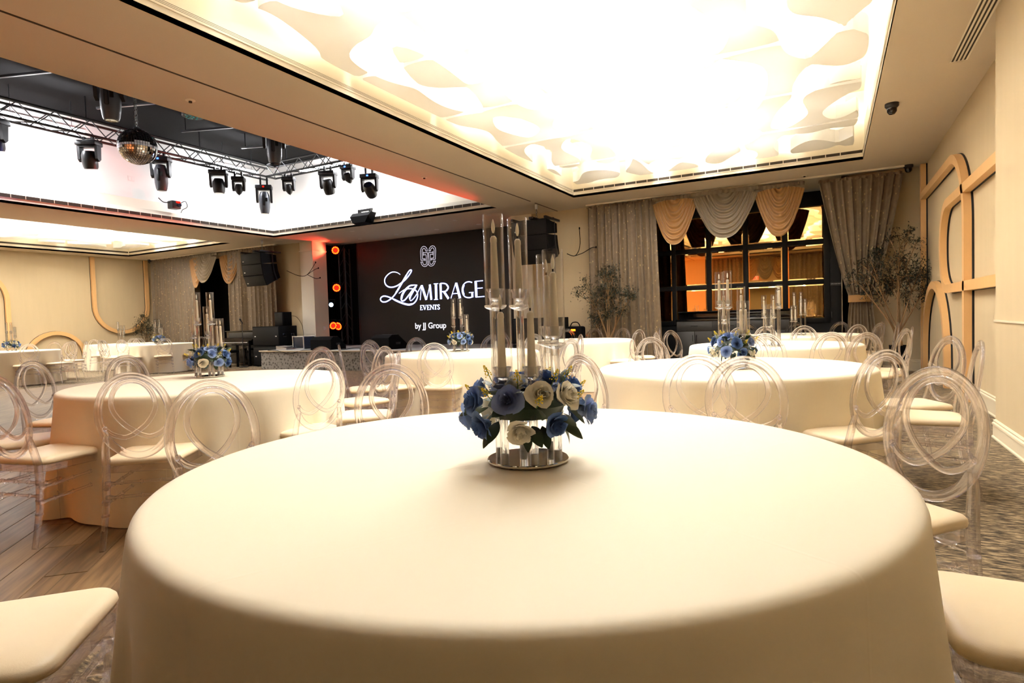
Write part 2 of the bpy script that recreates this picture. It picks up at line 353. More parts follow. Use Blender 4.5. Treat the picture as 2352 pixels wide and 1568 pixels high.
# linear air vents set in the recess edges
def vent(label, segs, n_slot, divs=0):
    t = thing('linear_vent', label, 'vent'); fr = MB(); 
    for (a, b, nrm, z0, z1) in segs:
        a = Vector(a); b = Vector(b); d = (b-a).normalized(); nv = Vector(nrm)
        if abs(nv.z) < .5:
            v = [a+nv*.004+Vector((0, 0, z0)), b+nv*.004+Vector((0, 0, z0)), b+nv*.004+Vector((0, 0, z1)), a+nv*.004+Vector((0, 0, z1))]
            m2 = MB(); q = [p+nv*.004 for p in v]; m2.add(v+q, [(0, 1, 2, 3), (4, 5, 6, 7), (0, 1, 5, 4), (2, 3, 7, 6), (1, 2, 6, 5), (0, 3, 7, 4)]); part('grille', m2, 'dark', t, 0)
            L = (b-a).length
            if n_slot:
                for i in range(n_slot+1):
                    zz = z0+(z1-z0)*i/n_slot; p = a+nv*.01; q2 = b+nv*.01
                    part('blade', MB().add([p+Vector((0, 0, zz-.004)), q2+Vector((0, 0, zz-.004)), q2+Vector((0, 0, zz+.004)), p+Vector((0, 0, zz+.004)), p-nv*.006+Vector((0, 0, zz-.004)), q2-nv*.006+Vector((0, 0, zz-.004)), q2-nv*.006+Vector((0, 0, zz+.004)), p-nv*.006+Vector((0, 0, zz+.004))], [(0, 1, 2, 3), (0, 1, 5, 4), (3, 2, 6, 7)]), 'cream', t, 0)
            if divs:
                mm = MB(); c = int(L/divs)
                for i in range(1, c):
                    p = a+d*divs*i+nv*.009; mm.add([p+d*-.006+Vector((0, 0, z0)), p+d*.006+Vector((0, 0, z0)), p+d*.006+Vector((0, 0, z1)), p+d*-.006+Vector((0, 0, z1))], [(0, 1, 2, 3)])
                o = part('divider', mm, 'cream', t, 0); o['kind'] = 'stuff'
    return t
e = .02
vent('dark slot vent edging the bright recess, along the beam side', [((T1R[0]-e+.0, .3, 0), (T1R[0]-e, 11.6, 0), (1, 0, 0), 3.735, 3.785)], 4)
vent('dark segmented vent edging the bright recess, above the back curtains', [((T1R[0], T1R[3]+e, 0), (T1R[1], T1R[3]+e, 0), (0, -1, 0), 3.735, 3.785)], 0, .22)
vent('dark vent strip of the far left bright recess, nearest the left wall', [((T3R[0]-e, .3, 0), (T3R[0]-e, 11.6, 0), (1, 0, 0), 3.735, 3.785)], 0)
vent('dark vent strip of the far left bright recess, at its back end', [((T3R[0], T3R[3]+e, 0), (T3R[1], T3R[3]+e, 0), (0, -1, 0), 3.735, 3.785)], 0)
vent('brown segmented vent under the white well, on its left side', [((PIT[0], .3, 0), (PIT[0], 11.6, 0), (1, 0, 0), 3.732, 3.80)], 0, .24)
vent('grey segmented vent under the white well, above the stage', [((PIT[0], PIT[3], 0), (PIT[1], PIT[3], 0), (0, -1, 0), 3.732, 3.80)], 0, .24)
t = thing('slot_diffuser', 'four slot air diffuser in the ceiling beside the right wall', 'vent', (1.165, 5.6, H))
part('frame', MB().box((-.075, -2.0, -.003), (.075, 1.98, .0)), 'cream', t, 0)
for i in range(4): part('slot', MB().box((-.06+i*.034, -1.97, -.005), (-.045+i*.034, 1.96, -.003)), 'dark', t, 0)
struct('trim_4', MB().box((-5.575, YN, H-.004), (-5.55, 11.4, H)).box((-5.575, 11.62, H-.004), (-5.55, 12.82, H)), 'dark', 0)
struct('trim_5', MB().box((-4.75, 12.5, H-.03), (1.16, 12.56, H)).box((-20.9, 12.5, H-.03), (-14.65, 12.56, H)), 'cream', 0)
# walls
mb = MB()
for x0, x1 in ((XL-.1, -20.3), (-15.55, -13.9), (-6.24, -4.55), (.2, XR+.12)): mb.box((x0, YB, 0), (x1, YB+.12, H))
mb.box((.2, YB, 0), (.32, 14.1, H)); mb.box((-4.67, YB, 0), (-4.55, 14.1, H)); mb.box((-20.42, YB, 0), (-20.3, 14.1, H)); mb.box((-15.55, YB, 0), (-15.43, 14.1, H))
struct('wall_back', mb, 'wall', 0)
for nm, x0, x1 in (('wall_stage_left', -13.9, -13.38), ('wall_stage_right', -6.76, -6.24)):
    o = struct(nm, MB().box((x0, YB-.06, 0), (x1, 13.3, H)).box((x0-.02, YB-.085, 3.33), (x1+.02, 13.3, 3.36)), 'cream', 0)
struct('wall_stage', MB().box((-13.9, 14.0, 0), (-6.24, 14.1, H)), 'velvet', 0); struct('wall_wing_left', MB().box((-13.9, 13.3, 0), (-13.78, 14.0, H)), 'velvet', 0); struct('wall_wing_right', MB().box((-6.36, 13.3, 0), (-6.24, 14.0, H)), 'velvet', 0)
struct('wall_alcove', MB().box((-20.4, 13.9, 0), (-15.4, 14.0, H)), 'matteblack', 0)
struct('wall_left', MB().box((XL-.12, YN, 0), (XL, 14.1, H)), 'wall', 0)
struct('wall_right', MB().box((XR, 6.4, 0), (XR+.12, 14.1, H)), 'wall', 0)
struct('wall_corner', MB().box((1.25, YN, 0), (XR+.12, 6.475, H)), 'wall', 0)
struct('wall_rear', MB().box((XL, YN-.12, 0), (-3.4, YN, H)).box((-1.75, YN-.12, 0), (XR, YN, H)).box((-3.4, YN-.12, 2.35), (-1.75, YN, H)).box((-3.5, YN-1.2, 0), (-1.6, YN-1.1, 2.4)), 'wall', 0)
def bboard(name, a, b, nrm, h=.2):
    a = Vector((a[0], a[1], 0)); b = Vector((b[0], b[1], 0)); n = Vector((nrm[0], nrm[1], 0)); prof = [(0, 0), (.03, 0), (.03, .012), (.02, .02), (.02, h-.05), (.028, h-.045), (.026, h-.03), (.014, h-.022), (.02, h-.008), (.0, h)]
    mb = MB(); v = [p+n*s+Vector((0, 0, z)) for p in (a, b) for s, z in prof]; m = len(prof)
    mb.add(v, [(i, i+1, m+i+1, m+i) for i in range(m-1)]+[tuple(range(m)), tuple(range(m, 2*m))]); struct(name, mb, 'base', 0)
bboard('baseboard_right', (XR, 6.475), (XR, YB), (-1, 0)); bboard('baseboard_back', (.2, YB), (XR, YB), (0, -1)); bboard('baseboard_left', (XL, YN), (XL, YB), (1, 0))
bboard('baseboard_corner', (1.25, YN), (1.25, 6.475), (-1, 0), .16); bboard('baseboard_corner_end', (1.25, 6.475), (XR, 6.475), (0, 1), .16)
bboard('baseboard_back_left', (XL, YB), (-20.3, YB), (0, -1)); bboard('baseboard_back_middle', (-6.2, YB), (-4.6, YB), (0, -1))
struct('trim_6', MB().box((1.238, YN, 1.0), (1.25, 6.49, 1.016)), 'base', 0)
# maple bands standing off the side walls
put_r = lambda y, z, d: (XR-d, y, z)
put_l = lambda y, z, d: (XL+d, y, z)
def band(n, pts, put, w=.115):
    o = struct('trim_%d' % n, MB().strip(pts, w, .022, .10, put), 'wood', 25)
    part('spacer', MB().strip(pts, w+.012, 0, .022, put), 'woodback', o, 0)
band(7, [(12.55, 0), (12.55, 3.6)], put_r)
band(8, [(12.49, 3.05)]+arc(9.72, 2.13, .92, 90, 180)[0:]+[(8.8, 0)], put_r)
band(9, [(6.5, 2.54)]+arc(9.98, 2.0, .54, 90, 0)+arc(9.98, 1.92, .54, 0, -90)+[(6.5, 1.38)], put_r)
band(10, [(12.4, 0)]+arc(11.3, .38, 1.1, 0, 180, 20)+[(10.2, 0)], put_r)
band(11, [(10.8, 3.6)]+arc(11.66, 1.98, .86, 180, 360, 20)+[(12.52, 3.6)], put_l)
band(12, [(8.46, 0)]+arc(7.54, 2.13, .92, 0, 90)+[(2, 3.05)], put_l)
band(13, [(8.86, 0)]+arc(9.65, .36, .79, 180, 0, 18)+[(10.44, 0)], put_l)
# small ceiling fittings
def dome(label, x, y):
    t = thing('dome_camera', label, 'camera', (x, y, H))
    part('mount', MB().lathe([(.0, 0), (.075, 0), (.075, -.035), (.062, -.05), (.055, -.06)], 20), 'darkfix', t); part('eye', MB().lathe([(.0, -.135), (.03, -.128), (.052, -.1), (.056, -.06), (.0, -.05)], 18, cap=False), 'blackgloss', t)
dome('black dome camera on the ceiling beside the bright recess', .68, 8.68); dome('black dome camera in the back right corner above the tied curtain', 1.22, 12.55); dome('black dome camera in the back left corner by the curtain', -21.0, 12.55)
for x, y, l in ((-6.11, 8.41, 'small white sprinkler cap on the beam in the red glow'), (-6.08, 4.16, 'small white sprinkler cap on the beam nearest the disco ball'), (-.4, 12.33, 'small sprinkler cap above the gold swags')):
    t = thing('sprinkler', l, 'sprinkler', (x, y, H)); part('plate', MB().lathe([(0, 0), (.05, 0), (.05, -.006), (.0, -.012)], 16, cap=False), 'cream', t); part('head', MB().lathe([(.0, -.03), (.018, -.028), (.018, -.012), (.0, -.01)], 10, cap=False), 'dark', t)
for i, (x, y) in enumerate(((-12.1, 13.39), (-10.76, 13.38), (-9.33, 13.32), (-8.0, 13.3), (-8.13, 12.4), (-8.58, 11.9), (-11.2, 12.1))):
    t = thing('downlight', 'small round recessed downlight in the soffit above the stage, %s from the left' % ['first', 'third', 'fifth', 'seventh', 'sixth', 'fourth', 'second'][i], 'downlight', (x, y, H), 0, 'downlights over the stage')
    part('rim', MB().lathe([(.045, 0), (.065, 0), (.065, -.006), (.045, -.006)], 18, cap=False), 'cream', t); part('lamp', MB().lathe([(0, -.002), (.045, -.002), (.045, 0), (0, 0)], 16, cap=False), 'plate', t)
for y, z, l in ((8.27, 4.71, 'white wall outlet in the well, beside the disco ball'), (9.1, 4.76, 'white wall outlet in the well, below the long spotlight'), (9.61, 4.71, 'white wall outlet in the well, third from the left')):
    t = thing('wall_outlet', l, 'outlet', (PIT[0]-.78, y, z)); part('plate', MB().box((0, -.075, -.06), (.008, .075, .06), .003), 'plate', t)
    for sy in (-.035, .035): part('socket', MB().box((.008, sy-.02, -.035), (.012, sy+.02, .035)), 'white', t)
o = thing('wall_outlet', 'white outlet plate on the side of the cream stage pillar', 'outlet', (-13.38, 13.12, 1.05)); part('plate', MB().box((0, -.05, -.06), (.008, .05, .06), .003), 'plate', o); part('socket', MB().box((.008, -.015, -.04), (.011, .015, .04)), 'white', o)
# ------------------------------------------------------------------ luminous ceilings with wave panels
def field(seed, lam):
    rg = random.Random(seed); W_ = [(rg.uniform(0, 2*pi), rg.uniform(.82, 1.2)*2*pi/lam, rg.uniform(0, 2*pi)) for _ in range(11)]
    def f(x, y): return sum(cos(kk*(x*cos(a)*1.25+y*sin(a)*.8)+p) for a, kk, p in W_)/3.3
    return f
def wave_panel(x0, x1, y0, y1, z0, z1, f, thr, st=.062):
    nx = int(round((x1-x0)/st)); ny = int(round((y1-y0)/st)); dx = (x1-x0)/nx; dy = (y1-y0)/ny
    F = [[(f(x0+i*dx, y0+j*dy)-thr if 0 < i < nx and 0 < j < ny else -.6) for i in range(nx+1)] for j in range(ny+1)]
    V = []; Fa = []; idx = {}
    def node(i, j):
        key = (i, j)
        if key not in idx: idx[key] = len(V); V.append((x0+i*dx, y0+j*dy))
        return idx[key]
    def cross(a, b):
        key = (min(a, b), max(a, b))
        if key not in idx:
            fa = F[a[1]][a[0]]; fb = F[b[1]][b[0]]; t = fa/(fa-fb); idx[key] = len(V); V.append((x0+(a[0]+(b[0]-a[0])*t)*dx, y0+(a[1]+(b[1]-a[1])*t)*dy))
        return idx[key]
    walls = []
    for j in range(ny):
        for i in range(nx):
            cs = [(i, j), (i+1, j), (i+1, j+1), (i, j+1)]; ins = [F[c[1]][c[0]] > 0 for c in cs]
            if not any(ins): continue
            poly = []; lastout = None; firstin = None
            for q in range(4):
                a, b = cs[q], cs[(q+1) % 4]
                if ins[q]: poly.append(node(*a))
                if ins[q] != ins[(q+1) % 4]:
                    c = cross(a, b); poly.append(c)
                    if ins[q]: lastout = c
                    else:
                        if lastout is not None: walls.append((lastout, c)); lastout = None
                        else: firstin = c
            if lastout is not None and firstin is not None: walls.append((lastout, firstin))
            Fa.append(poly)
    n = len(V); v3 = [(x, y, z0) for x, y in V]+[(x, y, z1) for x, y in V]
    f3 = [tuple(p[::-1]) for p in Fa]+[tuple(i+n for i in p) for p in Fa]+[(a, b, b+n, a+n) for a, b in walls]
    mb = MB(); mb.v = v3; mb.f = f3; return mb
def canopy(label, rc, ex, seed, nx, ny, st):
    x0, x1, y0, y1 = rc
    t = thing('light_canopy', label, 'ceiling light', ((x0+x1)/2, (y0+y1)/2, 3.8)); ox, oy = (x0+x1)/2, (y0+y1)/2
    part('light_panel', MB().box((ex[0]-ox, y0+2.2-oy, .84), (ex[1]-ox, y1-.9-oy, .86)), 'canopy', t, 0)
    for lay, (z0, z1, thr, lam) in enumerate(((.045, .24, -.02, .9), (.33, .5, .0, .8))):
        f = field(seed+lay, lam); g = .1+lay*.12
        for j in range(ny):
            for i in range(nx):
                a0 = x0-ox+g+(x1-x0-2*g)*i/nx; a1 = x0-ox+g+(x1-x0-2*g)*(i+1)/nx; b0 = y0-oy+g+(y1-y0-2*g)*j/ny; b1 = y0-oy+g+(y1-y0-2*g)*(j+1)/ny
                w = wave_panel(a0+.004, a1-.004, b0+.004, b1-.004, z0, z1, f, thr, st)
                if w.f: w.obj('wave_panel', 'wave', t, 40, fix=False)
    return t
canopy('huge bright recessed ceiling light of white wavy cut panels, right', T1R, (-3.5, -.75), 11, 3, 7, .062)
canopy('bright recessed ceiling light of white wavy panels, far left', T3R, (-19.4, -16.65), 31, 3, 6, .085)
# ------------------------------------------------------------------ curtains, swags, mirrors, cabinet
def curtain(label, zt, left, right, y, folds, seed, grp=None, amp=.055, gather=None, flip=1, name='curtain'):
    rg = random.Random(seed); ph = [rg.uniform(0, 6.28) for _ in range(4)]; t = thing(name, label, 'curtain', (0, y, 0), 0, grp)
    def fn(u, v):
        z = .015+(zt-.015)*v; xl, xr = left(z), right(z); w = xr-xl
        uu = u+.012*sin(2*pi*2.3*u+ph[0])+.006*sin(2*pi*5*u+ph[1]+v*1.5)
        fold = sin(2*pi*folds*uu+ph[2]+.5*sin(3*v+ph[3]))
        a = amp*min(1, w/1.0*.8+.25)*(.55+.45*sin(2*pi*1.7*u+ph[1])**2)
        return (xl+w*u+.012*sin(2*pi*folds*uu*1.0+1.2), -flip*(a*(fold*.8+.25*sin(4*pi*folds*uu+ph[0]))+.0), z)
    part('drape', MB().grid(fn, int(folds*10)+1, 34), 'curtain', t, 80)
    def hd(u, v):
        z = zt-.01+.055*v+.006*sin(60*u); return (left(zt)+(right(zt)-left(zt))*u, -flip*(.02*sin(2*pi*folds*1.6*u+ph[0])), z)
    part('heading', MB().grid(hd, int(folds*12)+1, 3), 'curtain', t, 80)
    return t
def swag(label, xl, xr, zt, zb, y, mat, seed, grp=None, folds=7, flip=1, skew=0):
    rg = random.Random(seed); t = thing('swag', label, 'curtain', (0, y, 0), 0, grp); xc = (xl+xr)/2; w = (xr-xl)/2; D = zt-zb; p0 = rg.uniform(0, 6)
    def fn(u, v):
        s = 2*u-1; tt = v; half = w*(.10+.90*tt**.85); sag = D*(.03+.97*tt)
        z = zt-.02-sag*(1-abs(s)**2.5)-.25*D*tt*tt*max(0, abs(s)-.75)*1.2
        bulge = .10*(1-s*s)*(.3+.7*tt)
        fold = .026*sin(2*pi*folds*tt**1.1+p0+.6*sin(2.2*s+p0))*(.35+.65*(1-s*s))
        return (xc+half*s*(1-.12*tt*(1-abs(s)))+skew*tt*(1-s*s), -flip*(bulge+fold+.02), z)
    part('drape', MB().grid(fn, 29, 64), mat, t, 80)
    def hd(u, v): return (xl+(xr-xl)*u, -flip*(.03+.012*sin(70*u+p0)+.006*sin(31*u)), zt-.03+.075*v)
    part('heading', MB().grid(hd, 50, 3), 'taupe' if mat == 'taupe' else 'curtain', t, 80)
    return t
ct = lambda a: (lambda z: a)
curtain('full length taupe jacquard curtain behind the olive tree, left of the mirrors', 3.53, lambda z: -4.72, lambda z: -3.22+.1*(1-z/3.5), 12.5, 9, 1)
def rl(z): return .31-.50*((z-1.33)/2.2)**.8 if z > 1.33 else .31-.10*((1.33-z)/1.33)**.7
def rr(z): return .63+.51*((z-1.33)/2.2)**.75 if z > 1.33 else .63+.12*((1.33-z)/1.33)**.7
tc = curtain('taupe jacquard curtain gathered by a gold tieback near the right wall', 3.48, rl, rr, 12.5, 8, 2, amp=.06)
bd = MB()
def tb(u, v): a = 2*pi*u; return (.47+.185*cos(a), .085*sin(a), 1.265+.13*v)
part('tieback', bd.grid(tb, 36, 4, closed=True), 'gold', tc, 60, label='gold fabric tieback band')
swag('gold swag hung left of the taupe swag over the mirrors', -3.25, -2.33, 3.52, 2.58, 12.46, 'gold', 3); swag('taupe swag hung between the two gold swags over the mirrors', -2.42, -1.2, 3.52, 2.62, 12.42, 'taupe', 4, folds=8); swag('gold swag hung right of the taupe swag, by the tied curtain', -1.28, -.4, 3.50, 2.57, 12.46, 'gold', 5)
curtain('taupe curtain in the left alcove, nearest the left wall', 3.53, ct(-20.85), lambda z: -18.6+.12*(1-z/3.5), 12.5, 12, 6)
curtain('taupe curtain in the left alcove, behind the hung speakers', 3.53, lambda z: -16.85, ct(-14.72), 12.5, 11, 7)
swag('gold swag tail hanging left of the small taupe swag', -18.62, -17.95, 3.5, 2.5, 12.44, 'gold', 8, folds=5, skew=.1); swag('small taupe swag in the left alcove', -18.4, -17.2, 3.5, 2.64, 12.42, 'taupe', 9); swag('gold swag right of the small taupe swag, half behind the curtain', -17.3, -16.2, 3.5, 2.56, 12.56, 'gold', 10)
curtain('taupe curtain of the rear doorway, seen only in the left mirror panes', 3.53, ct(-5.0), ct(-3.35), -.7, 9, 12, flip=-1); curtain('taupe curtain of the rear doorway, seen only in the right mirror panes', 3.53, ct(-1.75), ct(.4), -.7, 11, 13, flip=-1)
for i, (a, b, m, l) in enumerate(((-3.5, -2.7, 'gold', 'gold swag over the rear doorway, reflected beside the exit sign'), (-2.95, -2.05, 'taupe', 'taupe swag over the rear doorway, reflected in the mirrors'), (-2.3, -1.6, 'gold', 'gold swag over the rear doorway, reflected right of the taupe one'))): swag(l, a, b, 3.5, 2.55, -.66, m, 20+i, flip=-1)
def text(name, body, size, mat, parent, loc, rot, ext=.001, align='CENTER', off=0):
    c = bpy.data.curves.new(name, 'FONT'); c.body = body; c.size = size; c.extrude = ext; c.align_x = align; c.align_y = 'CENTER'; c.offset = off; c.materials.append(M[mat])
    f0 = bpy.data.objects.new(name, c); C.objects.link(f0); bpy.context.view_layer.update(); me = bpy.data.meshes.new_from_object(f0.evaluated_get(bpy.context.evaluated_depsgraph_get())); bpy.data.objects.remove(f0); o = bpy.data.objects.new(name, me); C.objects.link(o); o.parent = parent; o.location = loc; o.rotation_euler = rot; return o
t = thing('exit_sign', 'lit red EXIT sign over the rear doorway, reflected in the mirrors', 'sign', (-2.95, -.62, 2.62)); part('housing', MB().box((-.17, -.03, -.1), (.17, .0, .1), .005), 'plate', t); text('lettering', 'EXIT', .17, 'exit', t, (0, .004, 0), (R(90), 0, R(180)))
# black grid of bronze mirrors in the right alcove
t = thing('mirror_wall', 'black framed grid of bevelled bronze mirrors behind the gold swags', 'mirror', (-2.4, 13.85, 0))
Y0 = 13.85; sc = 13.85/12.9
vx = [-.11, -.79, -.885, -1.565, -1.66, -2.335, -2.43, -3.105, -3.2, -3.88, -3.98, -4.6]
hz = [3.20, 2.615, 2.515, 1.70, 1.60, .985]
cols = [(-.79, -.11), (-1.565, -.885), (-2.335, -1.66), (-3.105, -2.43), (-3.88, -3.2), (-4.55, -3.98)]
rows = [(.985, 1.68), (1.775, 2.50), (2.60, 3.286)]
cx_ = 2.4
def mull(x0, x1): part('mullion', MB().box((x0+cx_, -.035, .9), (x1+cx_, .02, 3.58), .006), 'black', t, 30)
mull(-.11, .0); 
for i in range(5): mull(cols[i+1][1], cols[i][0])
for z0, z1 in ((.88, .985), (1.68, 1.775), (2.50, 2.60), (3.286, 3.58)): part('rail', MB().box((-4.55+cx_, -.03, z0), (.0+cx_, .015, z1), .006), 'black', t, 30)
part('backing', MB().box((-4.55+cx_, .0, 0), (.0+cx_, .05, 3.58)), 'black', t, 0)
for x0, x1 in cols:
    for z0, z1 in rows:
        b = .028; v = [(x+cx_, -.003, z) for x, z in ((x0, z0), (x1, z0), (x1, z1), (x0, z1))]+[(x+cx_, -.0075, z) for x, z in ((x0+b, z0+b), (x1-b, z0+b), (x1-b, z1-b), (x0+b, z1-b))]
        part('mirror_pane', MB().add(v, [(4, 5, 6, 7), (0, 1, 5, 4), (1, 2, 6, 5), (2, 3, 7, 6), (3, 0, 4, 7)]), 'bronze', t, 0)
o = thing('door', 'flush black door beside the mirrors with a small sign', 'door', (.1, 13.84, 0)); part('leaf', MB().box((-.1, 0, 0), (.1, .05, 3.3), .004), 'black', o, 30); part('handle', MB().box((-.085, -.05, .98), (-.07, 0, 1.1), .004), 'darkfix', o)
o = thing('door_sign', 'small dark sign lettered EMPLOYEES ONLY on the black door', 'sign', (.1, 13.835, 1.66)); part('plaque', MB().box((-.1, -.008, -.035), (.1, .0, .035), .002), 'cabinet', o); text('lettering', 'EMPLOYEES ONLY', .022, 'signtext', o, (0, -.011, .005), (R(90), 0, 0), .0005)
# charcoal service cabinet under the mirrors
t = thing('cabinet', 'charcoal service cabinet with black counter under the mirrors', 'cabinet', (-1.9, 13.5, 0))
part('carcass', MB().box((-1.08, -.25, .08), (1.16, .3, .98)), 'cabinet', t, 0); part('plinth', MB().box((-1.06, -.21, 0), (1.14, .28, .08)), 'black', t, 0)
part('worktop', MB().box((-1.1, -.27, .98), (1.18, .3, 1.02), .006), 'blackgloss', t); part('back_shelf', MB().box((-1.1, .1, 1.02), (1.18, .3, 1.17), .004), 'blackgloss', t); part('shelf_top', MB().box((-1.1, .02, 1.17), (1.18, .3, 1.195), .006), 'black', t)
for i in range(3):
    x0 = -1.07+i*.745
    d = part('drawer', MB().box((x0, -.268, .77), (x0+.735, -.25, .97), .004), 'cabinet', t, 30); part('handle', MB().tube([(x0+.3, -.268, .88), (x0+.3, -.295, .88), (x0+.44, -.295, .88), (x0+.44, -.268, .88)], .006), 'black', d)
    for s in (0, 1):
        d = part('cabinet_door', MB().box((x0+s*.37, -.268, .1), (x0+s*.37+.365, -.25, .76), .004), 'cabinet', t, 30); hx = x0+.37+(-.04 if s == 0 else .04)
        part('handle', MB().tube([(hx, -.268, .55), (hx, -.295, .55), (hx, -.295, .68), (hx, -.268, .68)], .006), 'black', d)
# ------------------------------------------------------------------ olive trees
leafq = [(-.5, 0, 0), (0, -.13, .015), (.5, 0, 0), (0, .13, .015)]
def olive(label, x, y, hgt, rad, n, seed, pot, cz=.6, lobes=None):
    rg = random.Random(seed); t = thing('olive_tree', label, 'plant', (x, y, 0))
    pw, phh = pot
    part('planter', MB().add([(-pw*.8, -pw*.8, 0), (pw*.8, -pw*.8, 0), (pw*.8, pw*.8, 0), (-pw*.8, pw*.8, 0), (-pw, -pw, phh), (pw, -pw, phh), (pw, pw, phh), (-pw, pw, phh), (-pw+.02, -pw+.02, phh), (pw-.02, -pw+.02, phh), (pw-.02, pw-.02, phh), (-pw+.02, pw-.02, phh), (-pw+.02, -pw+.02, phh-.05), (pw-.02, -pw+.02, phh-.05), (pw-.02, pw-.02, phh-.05), (-pw+.02, pw-.02, phh-.05)],
        [(0, 1, 2, 3)]+[(i, (i+1) % 4, 4+(i+1) % 4, 4+i) for i in range(4)]+[(4+i, 4+(i+1) % 4, 8+(i+1) % 4, 8+i) for i in range(4)]+[(8+i, 8+(i+1) % 4, 12+(i+1) % 4, 12+i) for i in range(4)]), 'matteblack', t, 0)
    part('soil', MB().box((-pw+.021, -pw+.021, phh-.08), (pw-.021, pw-.021, phh-.05)), 'soil', t, 0)
    tips = []; mbw = MB()
    for (lx, lz, lr) in lobes:
        base = (rg.uniform(-.04, .04), rg.uniform(-.04, .04), phh-.06); tip = (lx, rg.uniform(-.12, .12), lz)
        mid = (lx*.25+rg.uniform(-.03, .03), rg.uniform(-.05, .05), phh+(lz-phh)*.4)
        P = spline([base, (base[0]*.8+lx*.05, 0, phh+.2), mid, tip], 5); k = len(P); mbw.tube(P, [.024*(1-.72*i/(k-1)) for i in range(k)], 6); tips.append((Vector(tip), lr))
        for _ in range(5):
            a = rg.uniform(0, 6.28); e = Vector(tip)+Vector((cos(a)*lr*.8, sin(a)*lr*.5, rg.uniform(-.6, .9)*lr)); s0 = Vector(mid).lerp(Vector(tip), rg.uniform(.3, .95)); mbw.tube(spline([s0, s0.lerp(e, .5)+Vector((0, 0, .04)), e], 4), .006, 5); tips.append((e, lr*.45))
    part('trunk', mbw, 'bark', t, 60)
    mbl = MB(); wt = [q[1]**1.3 for q in tips]
    for _ in range(n):
        c, lr = rg.choices(tips, wt)[0]; d = Vector((rg.gauss(0, .42), rg.gauss(0, .34), rg.gauss(0, .4)))*lr; p = c+d
        L_ = rg.uniform(.045, .075); m = Matrix.Translation(p) @ Matrix.Rotation(rg.uniform(0, 6.28), 4, 'Z') @ Matrix.Rotation(rg.gauss(.3, .6), 4, 'Y') @ Matrix.Rotation(rg.gauss(0, .6), 4, 'X')
        mbl.add([m @ (Vector(q)*L_) for q in leafq], [(0, 1, 2, 3)])
    o = part('foliage', mbl, 'leaf', t, 0); o['kind'] = 'stuff'
olive('potted olive tree in the right corner by the maple wall bands', 1.03, 12.1, 2.4, .6, 3600, 1, (.14, .5), lobes=[(-.02, 1.95, .36), (.33, 1.85, .34), (-.36, 1.7, .3), (.12, 1.55, .34), (-.3, 1.35, .24), (.3, 1.3, .24), (.02, 2.36, .2), (-.62, 1.62, .18), (.0, 1.7, .3)])
olive('potted olive tree in front of the full length curtain, left of the mirrors', -4.13, 12.05, 2.0, .6, 3400, 2, (.19, .42), lobes=[(-.35, 1.62, .34), (-.05, 1.6, .34), (.25, 1.5, .3), (.05, 1.95, .28), (.45, 1.6, .2), (-.2, 1.3, .28), (.3, 1.2, .16), (-.32, 1.02, .15), (.0, 2.08, .16)])
olive('potted olive tree beside the left alcove curtain', -20.55, 12.0, 1.9, .5, 2000, 3, (.18, .4), lobes=[(-.1, 1.3, .32), (.2, 1.25, .28), (-.35, 1.15, .24), (.45, 1.2, .2), (.0, 1.0, .26), (-.05, 1.6, .16)])
